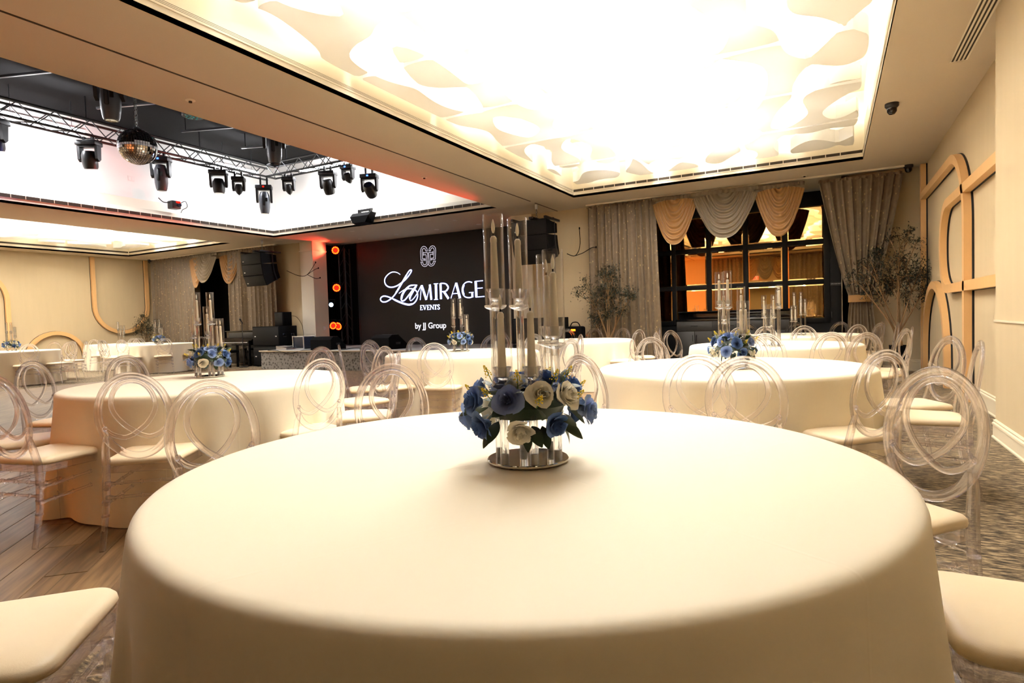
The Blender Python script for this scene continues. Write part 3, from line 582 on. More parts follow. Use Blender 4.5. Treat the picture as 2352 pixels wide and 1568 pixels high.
# ------------------------------------------------------------------ stage, screen, light towers
t = thing('stage', 'low stage with grey speckled carpet front below the screen', 'stage', (-10.06, 12.5, 0))
part('deck', MB().box((-3.66, -1.45, .46), (3.66, 1.48, .5)), 'stagetop', t, 0); part('skirt', MB().box((-3.64, -1.43, 0), (3.64, 1.47, .46)), 'stagecarpet', t, 0); part('nosing', MB().box((-3.67, -1.475, .475), (3.67, -1.45, .502), .004), 'base', t)
t = thing('led_screen', 'large black screen showing white script and capitals above the stage', 'screen', (0, 13.98, 0))
part('panel', MB().box((-12.76, 0, .5), (-7.36, .015, 3.6)), 'screen', t, 0); part('frame', MB().box((-12.8, -.005, .5), (-12.76, .02, 3.61)).box((-7.36, -.005, .5), (-7.32, .02, 3.61)).box((-12.8, -.005, 3.6), (-7.32, .02, 3.615)), 'darkfix', t, 0)
LET={'script':[(0.035,[(-11.144,2.56),(-11.254,2.624),(-11.413,2.652),(-11.565,2.608),(-11.698,2.507),(-11.738,2.4),(-11.697,2.289),(-11.584,2.219),(-11.435,2.206),(-11.273,2.239),(-11.134,2.303),(-10.995,2.376),(-10.867,2.475),(-10.762,2.584),(-10.726,2.643),(-10.747,2.666),(-10.803,2.649),(-10.885,2.565),(-10.992,2.429),(-11.112,2.284),(-11.232,2.138),(-11.353,2.0),(-11.473,1.897),(-11.592,1.829),(-11.722,1.784),(-11.851,1.789),(-11.923,1.852),(-11.891,1.924),(-11.784,1.956),(-11.645,1.932),(-11.474,1.87),(-11.272,1.78),(-11.071,1.709),(-10.871,1.665),(-10.715,1.686),(-10.601,1.77),(-10.54,1.891),(-10.546,1.997),(-10.619,2.08),(-10.739,2.122),(-10.872,2.128),(-11.03,2.101),(-11.216,2.011)]),(0.052,[(-10.885,2.565),(-10.992,2.429),(-11.112,2.284),(-11.232,2.138),(-11.353,2.0)]),(0.052,[(-11.474,1.87),(-11.272,1.78),(-11.071,1.709),(-10.871,1.665),(-10.715,1.686)]),(0.038,[(-10.536,2.217),(-10.668,2.224),(-10.824,2.206),(-10.985,2.107),(-11.104,1.97),(-11.144,1.846),(-11.102,1.785),(-10.999,1.813),(-10.859,1.941),(-10.719,2.076),(-10.581,2.207)]),(0.059,[(-10.847,2.181),(-10.986,2.09),(-11.094,1.952),(-11.133,1.837)]),(0.059,[(-10.558,2.218),(-10.675,2.074),(-10.793,1.92),(-10.831,1.824)]),(0.024,[(-10.831,1.824),(-10.795,1.778),(-10.709,1.819),(-10.593,1.929),(-10.453,2.116),(-10.393,2.209)])],'capital':[(0.021,[(-10.451,1.781),(-10.388,2.209)]),(0.07,[(-10.38,2.2),(-10.234,1.781)]),(0.021,[(-10.226,1.78),(-10.087,2.205)]),(0.066,[(-10.093,2.211),(-10.059,1.773)]),(0.077,[(-9.88,2.222),(-9.888,1.775)]),(0.017,[(-9.958,2.221),(-9.802,2.222)]),(0.017,[(-9.965,1.773),(-9.825,1.774)]),(0.066,[(-9.722,2.225),(-9.724,1.776)]),(0.031,[(-9.722,2.22),(-9.618,2.217),(-9.525,2.188),(-9.476,2.126),(-9.479,2.057),(-9.533,2.003),(-9.607,1.986),(-9.7,1.988)]),(0.045,[(-9.52,2.179),(-9.47,2.117),(-9.475,2.066),(-9.533,2.003)]),(0.066,[(-9.617,1.987),(-9.466,1.777)]),(0.021,[(-9.387,1.784),(-9.206,2.213)]),(0.073,[(-9.196,2.204),(-9.082,1.774)]),(0.021,[(-9.325,1.911),(-9.113,1.915)]),(0.028,[(-8.672,2.188),(-8.764,2.214),(-8.864,2.203),(-8.946,2.148),(-8.99,2.058),(-8.998,1.957),(-8.968,1.862),(-8.9,1.8),(-8.781,1.778),(-8.682,1.794)]),(0.059,[(-8.942,2.14),(-8.985,2.04),(-8.983,1.939),(-8.954,1.862)]),(0.059,[(-8.678,1.782),(-8.677,1.911)]),(0.017,[(-8.786,1.916),(-8.633,1.919)]),(0.07,[(-8.557,2.215),(-8.548,1.784)]),(0.021,[(-8.586,2.212),(-8.323,2.219)]),(0.021,[(-8.555,2.018),(-8.34,2.024)]),(0.021,[(-8.574,1.782),(-8.291,1.79)])],'events':[(0.028,[(-10.441,1.626),(-10.446,1.496)]),(0.01,[(-10.465,1.627),(-10.371,1.626)]),(0.01,[(-10.444,1.561),(-10.391,1.562)]),(0.01,[(-10.47,1.496),(-10.377,1.496)]),(0.01,[(-10.371,1.63),(-10.372,1.601)]),(0.01,[(-10.377,1.493),(-10.376,1.521)]),(0.028,[(-10.343,1.626),(-10.299,1.496)]),(0.012,[(-10.248,1.626),(-10.295,1.496)]),(0.01,[(-10.364,1.626),(-10.308,1.624)]),(0.01,[(-10.273,1.627),(-10.226,1.625)]),(0.028,[(-10.194,1.624),(-10.199,1.496)]),(0.01,[(-10.217,1.625),(-10.125,1.625)]),(0.01,[(-10.197,1.56),(-10.145,1.561)]),(0.01,[(-10.223,1.496),(-10.131,1.496)]),(0.01,[(-10.125,1.628),(-10.126,1.6)]),(0.01,[(-10.131,1.493),(-10.13,1.521)]),(0.012,[(-10.091,1.624),(-10.096,1.496)]),(0.028,[(-10.091,1.624),(-9.994,1.497)]),(0.012,[(-9.988,1.624),(-9.994,1.497)]),(0.01,[(-10.112,1.625),(-10.074,1.623)]),(0.01,[(-10.118,1.497),(-10.079,1.495)]),(0.01,[(-10.01,1.625),(-9.971,1.623)]),(0.028,[(-9.918,1.622),(-9.924,1.495)]),(0.01,[(-9.967,1.624),(-9.87,1.623)]),(0.01,[(-9.963,1.624),(-9.968,1.596)]),(0.01,[(-9.874,1.623),(-9.871,1.595)]),(0.01,[(-9.954,1.496),(-9.894,1.494)]),(0.021,[(-9.784,1.596),(-9.794,1.616),(-9.813,1.622),(-9.841,1.609),(-9.842,1.581),(-9.815,1.558),(-9.787,1.533),(-9.79,1.508),(-9.818,1.495),(-9.845,1.503),(-9.851,1.524)])],'emblem':[(0.016,[(-10.374,2.918),(-10.231,2.92)]),(0.016,[(-10.225,2.956),(-10.228,2.89)]),(0.016,[(-10.374,2.918),(-10.38,3.164),(-10.363,3.241),(-10.318,3.295),(-10.259,3.311),(-10.195,3.291),(-10.148,3.235),(-10.138,3.168)]),(0.016,[(-10.198,3.168),(-10.13,3.166)]),(0.016,[(-10.318,2.958),(-10.229,2.956)]),(0.016,[(-10.318,2.958),(-10.323,3.168),(-10.306,3.227),(-10.265,3.255),(-10.219,3.238),(-10.193,3.192),(-10.198,3.166)]),(0.016,[(-10.278,3.124),(-10.132,3.121)]),(0.016,[(-10.276,3.155),(-10.281,3.047)]),(0.016,[(-10.28,3.068),(-10.19,3.068)]),(0.016,[(-10.19,3.068),(-10.178,2.848),(-10.193,2.797),(-10.239,2.779),(-10.292,2.8),(-10.316,2.858)]),(0.016,[(-10.132,3.121),(-10.118,2.844),(-10.147,2.771),(-10.198,2.735),(-10.263,2.732),(-10.326,2.761),(-10.365,2.821),(-10.376,2.866)]),(0.016,[(-10.393,2.867),(-10.3,2.874)]),(0.016,[(-9.873,2.91),(-10.013,2.916)]),(0.016,[(-10.015,2.952),(-10.018,2.887)]),(0.016,[(-9.873,2.91),(-9.846,3.151),(-9.855,3.228),(-9.895,3.283),(-9.951,3.302),(-10.016,3.286),(-10.067,3.233),(-10.083,3.167)]),(0.016,[(-10.023,3.164),(-10.091,3.165)]),(0.016,[(-9.924,2.951),(-10.011,2.952)]),(0.016,[(-9.924,2.951),(-9.9,3.158),(-9.913,3.217),(-9.949,3.247),(-9.997,3.232),(-10.026,3.188),(-10.023,3.162)]),(0.016,[(-9.949,3.116),(-10.093,3.12)]),(0.016,[(-9.947,3.147),(-9.952,3.041)]),(0.016,[(-9.951,3.061),(-10.04,3.065)]),(0.016,[(-10.04,3.065),(-10.071,2.846),(-10.061,2.795),(-10.017,2.776),(-9.963,2.796),(-9.935,2.852)]),(0.016,[(-10.093,3.12),(-10.131,2.844),(-10.109,2.771),(-10.061,2.733),(-9.997,2.729),(-9.933,2.756),(-9.89,2.815),(-9.875,2.858)]),(0.016,[(-9.858,2.859),(-9.949,2.869)])]}
def strokes(name, L, mat, d, grow=0):
    mb = MB()
    for w, pts in L:
        P = [(q[0], q[1]) for q in (spline([(a, b, 0) for a, b in pts], 5) if len(pts) > 2 and name != 'emblem' or name == 'emblem' and len(pts) > 4 and False else pts)]
        n = len(P); ww = w+grow
        if name.startswith('script') and n > 8: ww = [(w+grow)*(.45+.55*sin(pi*min(1, max(0, (i/(n-1))*6)) /2))*(1 if i < n*.9 else .5+.5*(n-1-i)/(n*.1)) for i in range(n)]
        mb.strip(P, ww, d, d+.002, lambda a, b, e: (a, -e, b))
        for i in range(1, n-1):
            if n > 12: continue
            r = (ww[i] if isinstance(ww, list) else ww)/2; mb.prism([(P[i][0]+r*cos(2*pi*k/8), P[i][1]+r*sin(2*pi*k/8)) for k in range(8)], -d-.002, -d, 'y')
    return part(name, mb, mat, t, 0)
strokes('script_glow', LET['script'], 'edge', .002, .011); strokes('capitals_glow', LET['capital'], 'edge', .002, .010); strokes('caption_glow', LET['events'], 'edge', .002, .005)
strokes('script_lettering', LET['script'], 'letter', .005); strokes('capital_lettering', LET['capital'], 'letter', .005); strokes('caption_lettering', LET['events'], 'letter', .005); strokes('emblem', LET['emblem'], 'letter2', .004)
text('byline_lettering', 'by JJ Group', .235, 'letter3', t, (-10.125, -.006, 1.03), (R(90), 0, 0), .001, off=.004)
def par(label, x, y, z, d, r=.125, mode='red'):
    t = thing('par_light', label, 'stage light', (x, y, z)); q = Vector(d).normalized().to_track_quat('Z', 'Y').to_matrix().to_4x4()
    part('can', MB().lathe([(.0, -.17), (r*.6, -.16), (r*.95, -.08), (r*1.05, 0), (r*1.05, .02), (r*.97, .02), (r*.97, .0)], 20, cap=False, mat=q), 'darkfix', t)
    part('yoke', MB().tube([q @ Vector((-r*1.1, 0, -.05)), q @ Vector((-r*1.15, .16, -.1)), q @ Vector((r*1.15, .16, -.1)), q @ Vector((r*1.1, 0, -.05))], .012, 6), 'darkfix', t)
    part('face', MB().lathe([(0, .0), (r*.96, .0), (r*.96, -.01), (0, -.01)], 20, cap=False, mat=q), 'lens', t)
    if mode == 'red':
        a = MB(); b = MB()
        for i in range(12): a.lathe([(0, .014), (r*.13, .01), (r*.13, .002)], 8, c=(r*.76*cos(i*pi/6), r*.76*sin(i*pi/6), 0), cap=False, mat=q)
        for i in range(6): b.lathe([(0, .014), (r*.15, .01), (r*.15, .002)], 8, c=(r*.38*cos(i*pi/3), r*.38*sin(i*pi/3), 0), cap=False, mat=q)
        b.lathe([(0, .006), (r*.93, .005), (r*.93, .001), (0, .001)], 24, cap=False, mat=q)
        part('outer_led', a, 'amber', t); part('inner_led', b, 'red', t)
    elif mode: part('lens', MB().lathe([(0, .03), (r*.6, .02), (r*.85, .003)], 16, cap=False, mat=q), 'coldled', t)
    return t
for sx, nm in ((-1, 'left'), (1, 'right')):
    X0 = -10.07+sx*3.05
    tw = thing('light_tower', 'black lattice light tower on the %s side of the stage' % nm, 'tower', (X0, 13.78, .5))
    for a in (-.12, .12):
        for b in (-.1, .1): part('chord', MB().tube([(a, b, 0), (a, b, 2.95)], .022, 8), 'darkfix', tw)
    for i in range(9):
        z = .1+i*.33; part('brace', MB().tube([(-.12, -.1, z), (.12, -.1, z+.3)], .01, 6), 'darkfix', tw); part('brace', MB().tube([(-.12, .1, z+.3), (.12, .1, z)], .01, 6), 'darkfix', tw)
    part('foot', MB().box((-.25, -.18, 0), (.25, .18, .02), .004), 'darkfix', tw)
    f = lambda dx: X0-sx*dx
    zz = 'left' if sx < 0 else 'right'
    par('red LED par light at the top of the %s stage tower' % zz, -10.07+sx*3.22, 13.6, 3.41, (.42, -.9, -.05))
    par('red LED par light midway up the %s stage tower' % zz, -10.07+sx*3.24, 13.6, 2.27, (.5, -.85, -.02))
    par('red LED par light low on the %s stage tower' % zz, -10.07+sx*3.24, 13.6, 1.10, (.2 if sx < 0 else .5, -.9, -.25), .13)
    par('cold white spotlight on the %s stage tower' % zz, -10.07+sx*3.44, 13.55, 1.76, (.5, -.85, 0), .075, 'cold')
par('red LED par light seen edge on beside the low one, left tower', -13.34, 13.42, 1.12, (.95, -.35, -.2), .12)
def wedge(label, x, y, w, d, h, rz):
    t = thing('stage_monitor', label, 'speaker', (x, y, .5), R(rz))
    part('cabinet', MB().prism([(-d/2, 0), (d/2, 0), (d/2, .1), (.0, h), (-d*.32, h), (-d/2, h-.08)], -w/2, w/2, 'x'), 'matteblack', t, 20)
    part('grille', MB().add([(-w/2+.03, d/2-.008, .11), (w/2-.03, d/2-.008, .11), (w/2-.03, .01, h-.0), (-w/2+.03, .01, h-.0), (-w/2+.03, d/2+.004, .118), (w/2-.03, d/2+.004, .118), (w/2-.03, .018, h+.004), (-w/2+.03, .018, h+.004)], [(0, 1, 2, 3), (4, 5, 6, 7), (0, 1, 5, 4), (1, 2, 6, 5), (2, 3, 7, 6), (3, 0, 4, 7)]), 'darkfix', t, 0)
    for s in (-1, 1): part('handle', MB().box((s*(w/2)-.006, -.08, .12), (s*(w/2)+.006, .06, .17), .003), 'darkfix', t)
wedge('black wedge monitor on the stage, beside the cream pillar', -11.75, 11.62, .72, .55, .34, 0); wedge('black wedge monitor on the stage, below the screen lettering', -9.78, 11.75, .68, .6, .36, -12)
def cord(label, pts, r=.008, mat='matteblack', cat='cable'):
    return tag(MB().tube(spline(pts, 6), r, 6).obj('cable', mat), label, cat)
cord('black cable lying along the stage edge beside the left wedge monitor', [(-13.4, 11.05, .51), (-13.0, 11.03, .5), (-12.6, 11.03, .42), (-12.3, 11.03, .46), (-12.1, 11.06, .51), (-11.6, 11.2, .508)])
cord('black cable coiled on the stage between the two wedge monitors', [(-11.3, 11.5, .508), (-11.0, 11.35, .508), (-10.8, 11.6, .53), (-10.6, 11.7, .508), (-10.5, 11.45, .508), (-10.2, 11.5, .508)])
# ------------------------------------------------------------------ sound gear
def sub(label, x0, x1, y0, y1, z, h, sgn=1):
    t = thing('subwoofer', label, 'speaker', ((x0+x1)/2, (y0+y1)/2, z)); w = (x1-x0)/2; d = (y1-y0)/2
    part('cabinet', MB().box((-w, -d, .012), (w, d, h), .012), 'matteblack', t); part('grille', MB().box((-w+.03, -d-.012, .04), (w-.03, -d, h-.03), .004), 'black', t)
    for s in (-1, 1): part('badge', MB().box((s*(w-.13)-.028, -d-.018, h*.5-.012), (s*(w-.13)+.028, -d-.012, h*.5+.012), .002), 'plate', t)
    for s in (-1, 1):
        part('handle', MB().box((w-.004, s*.15-.06, h*.45), (w+.006, s*.15+.06, h*.62), .003), 'blackgloss', t)
    for a in (-1, 1):
        for b in (-1, 1): part('foot', MB().lathe([(.03, 0), (.03, .014)], 10, c=(a*(w-.08), b*(d-.08), 0)), 'darkfix', t)
sub('black subwoofer on the floor left of the stage, bottom of its stack', -14.93, -13.8, 11.8, 12.44, 0, .58); sub('black subwoofer stacked on another, left of the stage', -14.93, -13.8, 11.8, 12.44, .58, .58)
sub('black subwoofer on the floor right of the stage, bottom of its stack', -6.3, -5.2, 11.8, 12.44, 0, .58); sub('black subwoofer stacked on another, behind the candle glasses right of the stage', -6.3, -5.2, 11.8, 12.44, .58, .58)
t = thing('speaker', 'small black speaker standing on top of the left subwoofer stack', 'speaker', (-14.08, 12.2, 1.16)); part('cabinet', MB().box((-.18, -.16, 0), (.18, .16, .4), .012), 'matteblack', t); part('grille', MB().box((-.16, -.172, .02), (.16, -.16, .38), .004), 'black', t)
cord('thin black cable hanging behind the small speaker on the subwoofers', [(-13.9, 12.3, 1.45), (-13.75, 12.4, 1.4), (-13.65, 12.5, 1.15), (-13.6, 12.5, .8)], .005)
t = thing('road_case', 'open aluminium edged rack case on the stage by the pillar', 'case', (-13.0, 11.95, .5)); part('shell', MB().box((-.2, -.2, .02), (.2, .2, .34), .006), 'bluepanel', t)
for a in (-1, 1):
    for b in (-1, 1): part('corner_rail', MB().box((a*.205-.014, b*.205-.014, 0), (a*.205+.014, b*.205+.014, .36), .004), 'chrome', t)
    part('edge_rail', MB().box((-.2, a*.205-.012, .335), (.2, a*.205+.012, .36), .004), 'chrome', t); part('edge_rail', MB().box((-.2, a*.205-.012, .0), (.2, a*.205+.012, .025), .004), 'chrome', t)
t = thing('mixer', 'small pale mixer lying on the stage beside the rack case', 'mixer', (-13.35, 11.6, .5)); part('body', MB().prism([(-.2, 0), (.2, 0), (.2, .06), (-.2, .11)], -.15, .15, 'y'), 'chrome', t, 20); part('panel', MB().box((-.17, -.13, .09), (.1, .13, .098)), 'plate', t)
t = thing('upright_piano', 'black upright piano against the left alcove, beside the subwoofers', 'piano', (-15.72, 12.15, 0))
part('case', MB().box((-.68, -.12, .05), (.68, .25, 1.03), .012), 'blackgloss', t); part('lid', MB().box((-.71, -.15, 1.03), (.71, .27, 1.055), .006), 'blackgloss', t); part('key_bed', MB().box((-.69, -.42, .62), (.69, -.1, .7), .008), 'blackgloss', t); part('fallboard', MB().prism([(-.14, .7), (-.38, .7), (-.2, .84), (-.12, .84)], -.66, .66, 'x'), 'blackgloss', t, 20)
part('music_desk', MB().box((-.55, -.15, .82), (.55, -.125, 1.0), .004), 'cabinet', t)
for s in (-1, 1): part('leg', MB().box((s*.62-.04, -.4, 0), (s*.62+.04, -.32, .62), .01), 'blackgloss', t); part('cheek', MB().box((s*.66-.03, -.42, .7), (s*.66+.03, -.12, .76), .006), 'blackgloss', t)
for i in range(3): part('pedal', MB().box((-.1+i*.09, -.2, .05), (-.07+i*.09, -.1, .065), .004), 'gold', t)
part('keys', MB().box((-.6, -.4, .7), (.6, -.26, .712)), 'plate', t)
t = thing('piano_bench', 'black piano bench in front of the upright piano', 'bench', (-15.7, 11.45, 0)); part('seat', MB().box((-.4, -.17, .42), (.4, .17, .5), .015), 'matteblack', t)
for a in (-1, 1):
    for b in (-1, 1): part('leg', MB().box((a*.36-.025, b*.13-.025, 0), (a*.36+.025, b*.13+.025, .42), .006), 'matteblack', t)
t = thing('microphone_stand', 'slim black microphone stand in front of the piano', 'stand', (-14.98, 11.5, 0)); part('base', MB().lathe([(0, 0), (.13, 0), (.13, .015), (.03, .03), (0, .03)], 20, cap=False), 'darkfix', t); part('pole', MB().tube([(0, 0, .02), (0, 0, 1.28)], .011, 8), 'darkfix', t); part('microphone', MB().lathe([(0, 0), (.014, 0), (.017, .1), (.027, .115), (.03, .14), (.022, .165), (0, .172)], 12, c=(0, 0, 1.26), cap=False, mat=Matrix.Translation((0, 0, 1.3)) @ Matrix.Rotation(R(35), 4, 'X') @ Matrix.Translation((0, 0, -1.3))), 'darkfix', t)
t = thing('equipment_bag', 'black equipment bag with a small orange light by the right subwoofers', 'bag', (-4.95, 12.2, 0)); part('body', MB().box((-.2, -.14, 0), (.2, .14, .95), .05), 'matteblack', t); part('tag', MB().box((-.04, -.15, .85), (.06, -.138, .89)), 'amber', t); part('strap', MB().tube(spline([(-.12, 0, .94), (-.06, 0, 1.03), (.06, 0, 1.03), (.12, 0, .94)], 5), .012, 6), 'matteblack', t)  # the tag part glows: it stands for a small orange light
def line_array(label, x, y, n, cabs, clabel):
    t = thing('line_array', label, 'speaker', (x, y, 0))
    part('hoist', MB().lathe([(.0, 3.62), (.03, 3.62), (.03, 3.52), (0, 3.52)], 10, cap=False), 'plate', t); ch = MB()
    for i in range(5): ch.tube([(.018*cos(a)*(1 if i % 2 else 0), .018*cos(a)*(0 if i % 2 else 1), 3.50-i*.045+.024*sin(a)) for a in np.linspace(0, 2*pi, 10, endpoint=False)], .005, 5, closed=True)
    part('chain', ch, 'chain', t)
    part('rigging_frame', MB().box((-.42, -.42, 3.24), (-.36, .3, 3.29), .008).box((.36, -.42, 3.24), (.42, .3, 3.29), .008).box((-.42, -.06, 3.25), (.42, 0, 3.3), .008).box((-.05, -.3, 3.27), (.05, .3, 3.32), .008), 'darkfix', t, 30)
    M0 = Matrix.Translation((0, -.4, 3.22))
    for i in range(cabs):
        M0 = M0 @ Matrix.Rotation(R(2+i*5), 4, 'X')
        w = .42; c = part('cabinet', MB().prism([(0, 0), (0, -.31), (.52, -.255), (.52, -.055)], -w, w, 'x', mat=M0), 'matteblack', t, 15)
        part('grille', MB().box((-w+.02, -.012, -.3), (w-.02, 0, -.01), .004, mat=M0), 'black', c); part('badge', MB().box((-w+.08, -.018, -.23), (-w+.13, -.012, -.205), mat=M0), 'plate', c); part('link_plate', MB().box((w, .35, -.28), (w+.012, .4, -.03), mat=M0), 'darkfix', c)
        M0 = M0 @ Matrix.Translation((0, 0, -.312))
    return t
line_array('black three box line array hanging left of the stage', -14.35, 11.8, 0, 3, ''); line_array('black three box line array hanging right of the stage, behind the tall candle', -5.62, 11.8, 0, 3, '')
for sx, pts, l in ((-1, [[(-13.85, 12.2, 2.75), (-13.6, 12.4, 2.6), (-13.35, 12.5, 2.62), (-13.05, 12.55, 2.95)], [(-13.35, 12.5, 2.62), (-13.1, 12.55, 2.75), (-12.95, 12.55, 2.78)], [(-13.35, 12.5, 2.62), (-13.1, 12.55, 2.5), (-12.9, 12.55, 2.5)]], 'loose black cable tails behind the left line array'), (1, [[(-5.1, 12.2, 2.55), (-4.95, 12.3, 2.5), (-4.85, 12.35, 2.7), (-4.86, 12.38, 3.1)], [(-4.95, 12.3, 2.5), (-4.8, 12.4, 2.56), (-4.6, 12.42, 2.66), (-4.5, 12.42, 2.66)]], 'loose black cable tails behind the right line array')):
    mb = MB()
    for p in pts: mb.tube(spline(p, 5), .008, 6); mb.lathe([(0, -.02), (.016, -.015), (.016, .02), (0, .03)], 8, c=p[-1], cap=False)
    tag(mb.obj('cable', 'matteblack'), l, 'cable')
t = thing('wall_speaker', 'small black speaker bracketed under the white well, over the screen', 'speaker', (-10.22, 11.5, 3.78)); part('cabinet', MB().add([(-.3, -.1, .12), (.3, -.1, .12), (.3, .1, .12), (-.3, .1, .12), (-.2, -.22, -.14), (.2, -.22, -.14), (.24, .02, -.17), (-.24, .02, -.17), (-.3, -.2, .02), (.3, -.2, .02)], [(0, 1, 2, 3), (0, 8, 9, 1), (8, 4, 5, 9), (4, 7, 6, 5), (7, 3, 2, 6), (1, 9, 5, 6, 2), (0, 3, 7, 4, 8)]), 'matteblack', t, 10); part('bracket', MB().box((-.2, -.02, .12), (-.16, .08, .22), .004).box((.16, -.02, .12), (.2, .08, .22), .004).box((-.2, .06, .18), (.2, .1, .24), .004), 'darkfix', t)
t = thing('effect_projector', 'small black effect projector with curled cables on the left cove', 'projector', (-13.75, 8.85, 4.1)); part('body', MB().box((-.1, -.1, -.09), (.1, .12, .1), .02), 'darkfix', t); part('lens', MB().lathe([(0, 0), (.045, 0), (.045, .06), (0, .06)], 12, cap=False, mat=Matrix.Translation((.1, .05, 0)) @ Matrix.Rotation(R(90), 4, 'Y')), 'lens', t); part('arm', MB().tube(spline([(0, -.1, .05), (0, -.25, .04), (0, -.36, .12)], 5), .012, 6), 'darkfix', t); part('cable', MB().tube(spline([(.05, .12, .05), (.08, .24, .12), (.05, .3, .0), (.02, .2, -.08), (.05, .14, -.16)], 6), .009, 6), 'darkfix', t); part('red_trim', MB().box((.08, .0, .05), (.106, .1, .09)), 'red', t)
# ------------------------------------------------------------------ truss, moving heads, disco ball in the well
TZ = 5.0
def truss(label, a, b):
    a = Vector(a); b = Vector(b); d = (b-a).normalized(); nn = Vector((-d.y, d.x, 0)); L_ = (b-a).length; t = thing('truss', label, 'truss', a); hw = .15
    bot = []
    for s in (-1, 1):
        for z in (0, .3): part('chord', MB().tube([nn*s*hw+Vector((0, 0, z)), nn*s*hw+d*L_+Vector((0, 0, z))], .026, 8), 'darkfix', t)
    n = int(L_/.3); ms = {}
    for i in range(n):
        for s in (-1, 1):
            z0, z1 = (0, .3) if i % 2 else (.3, 0); part('brace', MB().tube([nn*s*hw+d*(i*.3)+Vector((0, 0, z0)), nn*s*hw+d*(i*.3+.3)+Vector((0, 0, z1))], .011, 5), 'darkfix', t)
        part('brace', MB().tube([nn*(-hw if i % 2 else hw)+d*(i*.3), nn*(hw if i % 2 else -hw)+d*(i*.3+.3)], .011, 5), 'darkfix', t)
    for k in np.arange(.6, L_, 2.4): part('hanger', MB().tube([d*k+Vector((0, 0, .3)), d*k+Vector((0, 0, .79))], .012, 6), 'darkfix', t)
    return t
truss('black lattice truss along the left side of the white well', (-12.9, 1.2, TZ), (-12.9, 11.0, TZ)); truss('black lattice truss along the stage side of the white well', (-12.75, 10.85, TZ), (-7.2, 10.85, TZ)); truss('black lattice truss down the middle of the white well, above the disco ball', (-9.15, 1.2, TZ), (-9.15, 10.7, TZ))
for i, y in enumerate((3.6, 5.3, 7.0, 8.7, 10.2)):
    t = thing('ceiling_bar', 'thin metal bar crossing the black ceiling of the well, %s from the left' % ['first', 'second', 'third', 'fourth', 'fifth'][i], 'bar', (-11.2, y, 5.45), R(20), 'aluminium bars across the black ceiling'); part('rail', MB().box((-1.3, -.02, -.02), (1.3, .02, .02)), 'chrome' if i % 2 == 0 else 'greyfix', t, 0); part('drop', MB().tube([(-1.2, 0, .02), (-1.2, 0, .34)], .01, 6).tube([(1.2, 0, .02), (1.2, 0, .34)], .01, 6), 'darkfix', t)
def strip_light(label, x, y0, y1, z, horiz=False):
    t = thing('strip_light', label, 'light', (x, (y0+y1)/2, z)); L_ = (y1-y0)/2; part('housing', MB().box((-.07, -L_, .02), (.07, L_, .06), .006), 'plate', t); part('diffuser', MB().box((-.06, -L_+.01, -.04), (.06, L_-.01, .02), .01), 'tubelight', t)
    for s in (-1, 1): part('hanger', MB().tube([(0, s*L_*.7, .06), (0, s*L_*.7, .8-.25)], .006, 5), 'chain', t)
strip_light('long glowing strip light behind the truss, left of the disco ball', -13.3, 5.3, 6.75, 5.2); strip_light('glowing strip light behind the truss near the well corner', -13.3, 9.7, 10.9, 5.2); strip_light('strip light behind the truss nearest the left picture edge', -13.3, 2.6, 4.0, 5.2)
t = thing('strip_light', 'strip light behind the stage side truss', 'light', (-10.6, 11.35, 5.2)); part('housing', MB().box((-1.6, -.06, .02), (1.6, .06, .06)), 'plate', t); part('diffuser', MB().box((-1.58, -.05, -.04), (1.58, .05, .02), .01), 'tubelight', t)
o = thing('light_tape', 'hidden light tape in the cove above the stage', 'light', (-10.06, 11.98, 3.83)); part('tape', MB().box((-3.3, -.02, 0), (3.3, .02, .012)), emit('cove_tape', (245, 248, 255), 9), o, 0)
def head(label, x, y, kind, rz=0, tilt=0, drop=0, led=None):
    t = thing('moving_head', label, 'stage light', (x, y, TZ-.03-drop), R(rz))
    part('clamp', MB().box((-.1, -.03, -.05), (-.06, .03, .03+drop)).box((.06, -.03, -.05), (.1, .03, .03+drop)), 'darkfix', t, 0)
    w = .17 if kind != 'cone' else .12; bz = -.05
    part('base', MB().box((-w-.03, -.13, bz-.1), (w+.03, .13, bz), .02), 'darkfix', t); bz -= .1
    ar = .30 if kind == 'long' else .26 if kind == 'round' else .2
    for s in (-1, 1): part('yoke_arm', MB().prism([(-.07, bz), (.07, bz), (.055, bz-ar), (.0, bz-ar-.05), (-.055, bz-ar)], s*w-.025, s*w+.025, 'x'), 'darkfix', t, 20)
    part('yoke_top', MB().box((-w, -.07, bz-.03), (w, .07, bz), .008), 'darkfix', t)
    q = Matrix.Translation((0, 0, bz-ar+.02)) @ Matrix.Rotation(R(tilt), 4, 'X')
    if kind == 'long': pr = [(0, .22), (.09, .21), (.125, .12), (.135, .0), (.13, -.18), (.11, -.3), (.095, -.34), (0, -.345)]
    elif kind == 'round': pr = [(0, .15), (.1, .14), (.135, .06), (.138, -.06), (.13, -.16), (.115, -.2), (0, -.2)]
    else: pr = [(0, .11), (.07, .1), (.09, .02), (.095, -.05), (.05, -.13), (0, -.17)]
    part('head', MB().lathe(pr, 20, cap=False, mat=q), 'greyfix' if kind == 'long' else 'darkfix', t)
    part('lens', MB().lathe([(0, pr[-1][1]-.004), (pr[-2][0]*.8, pr[-2][1]-.006), (pr[-2][0]*.82, pr[-2][1]+.004)], 16, cap=False, mat=q), 'lens', t)
    if kind == 'long': part('side_cover', MB().box((-.03, -.142, -.16), (.03, -.12, .12), .02, mat=q), 'darkfix', t); part('vent', MB().box((.04, -.132, -.05), (.09, -.118, .04), mat=q), 'black', t)
    part('status_led', MB().box((-.02, -.135, -.12), (.02, -.13, -.09)), led or 'darkfix', t)
    return t
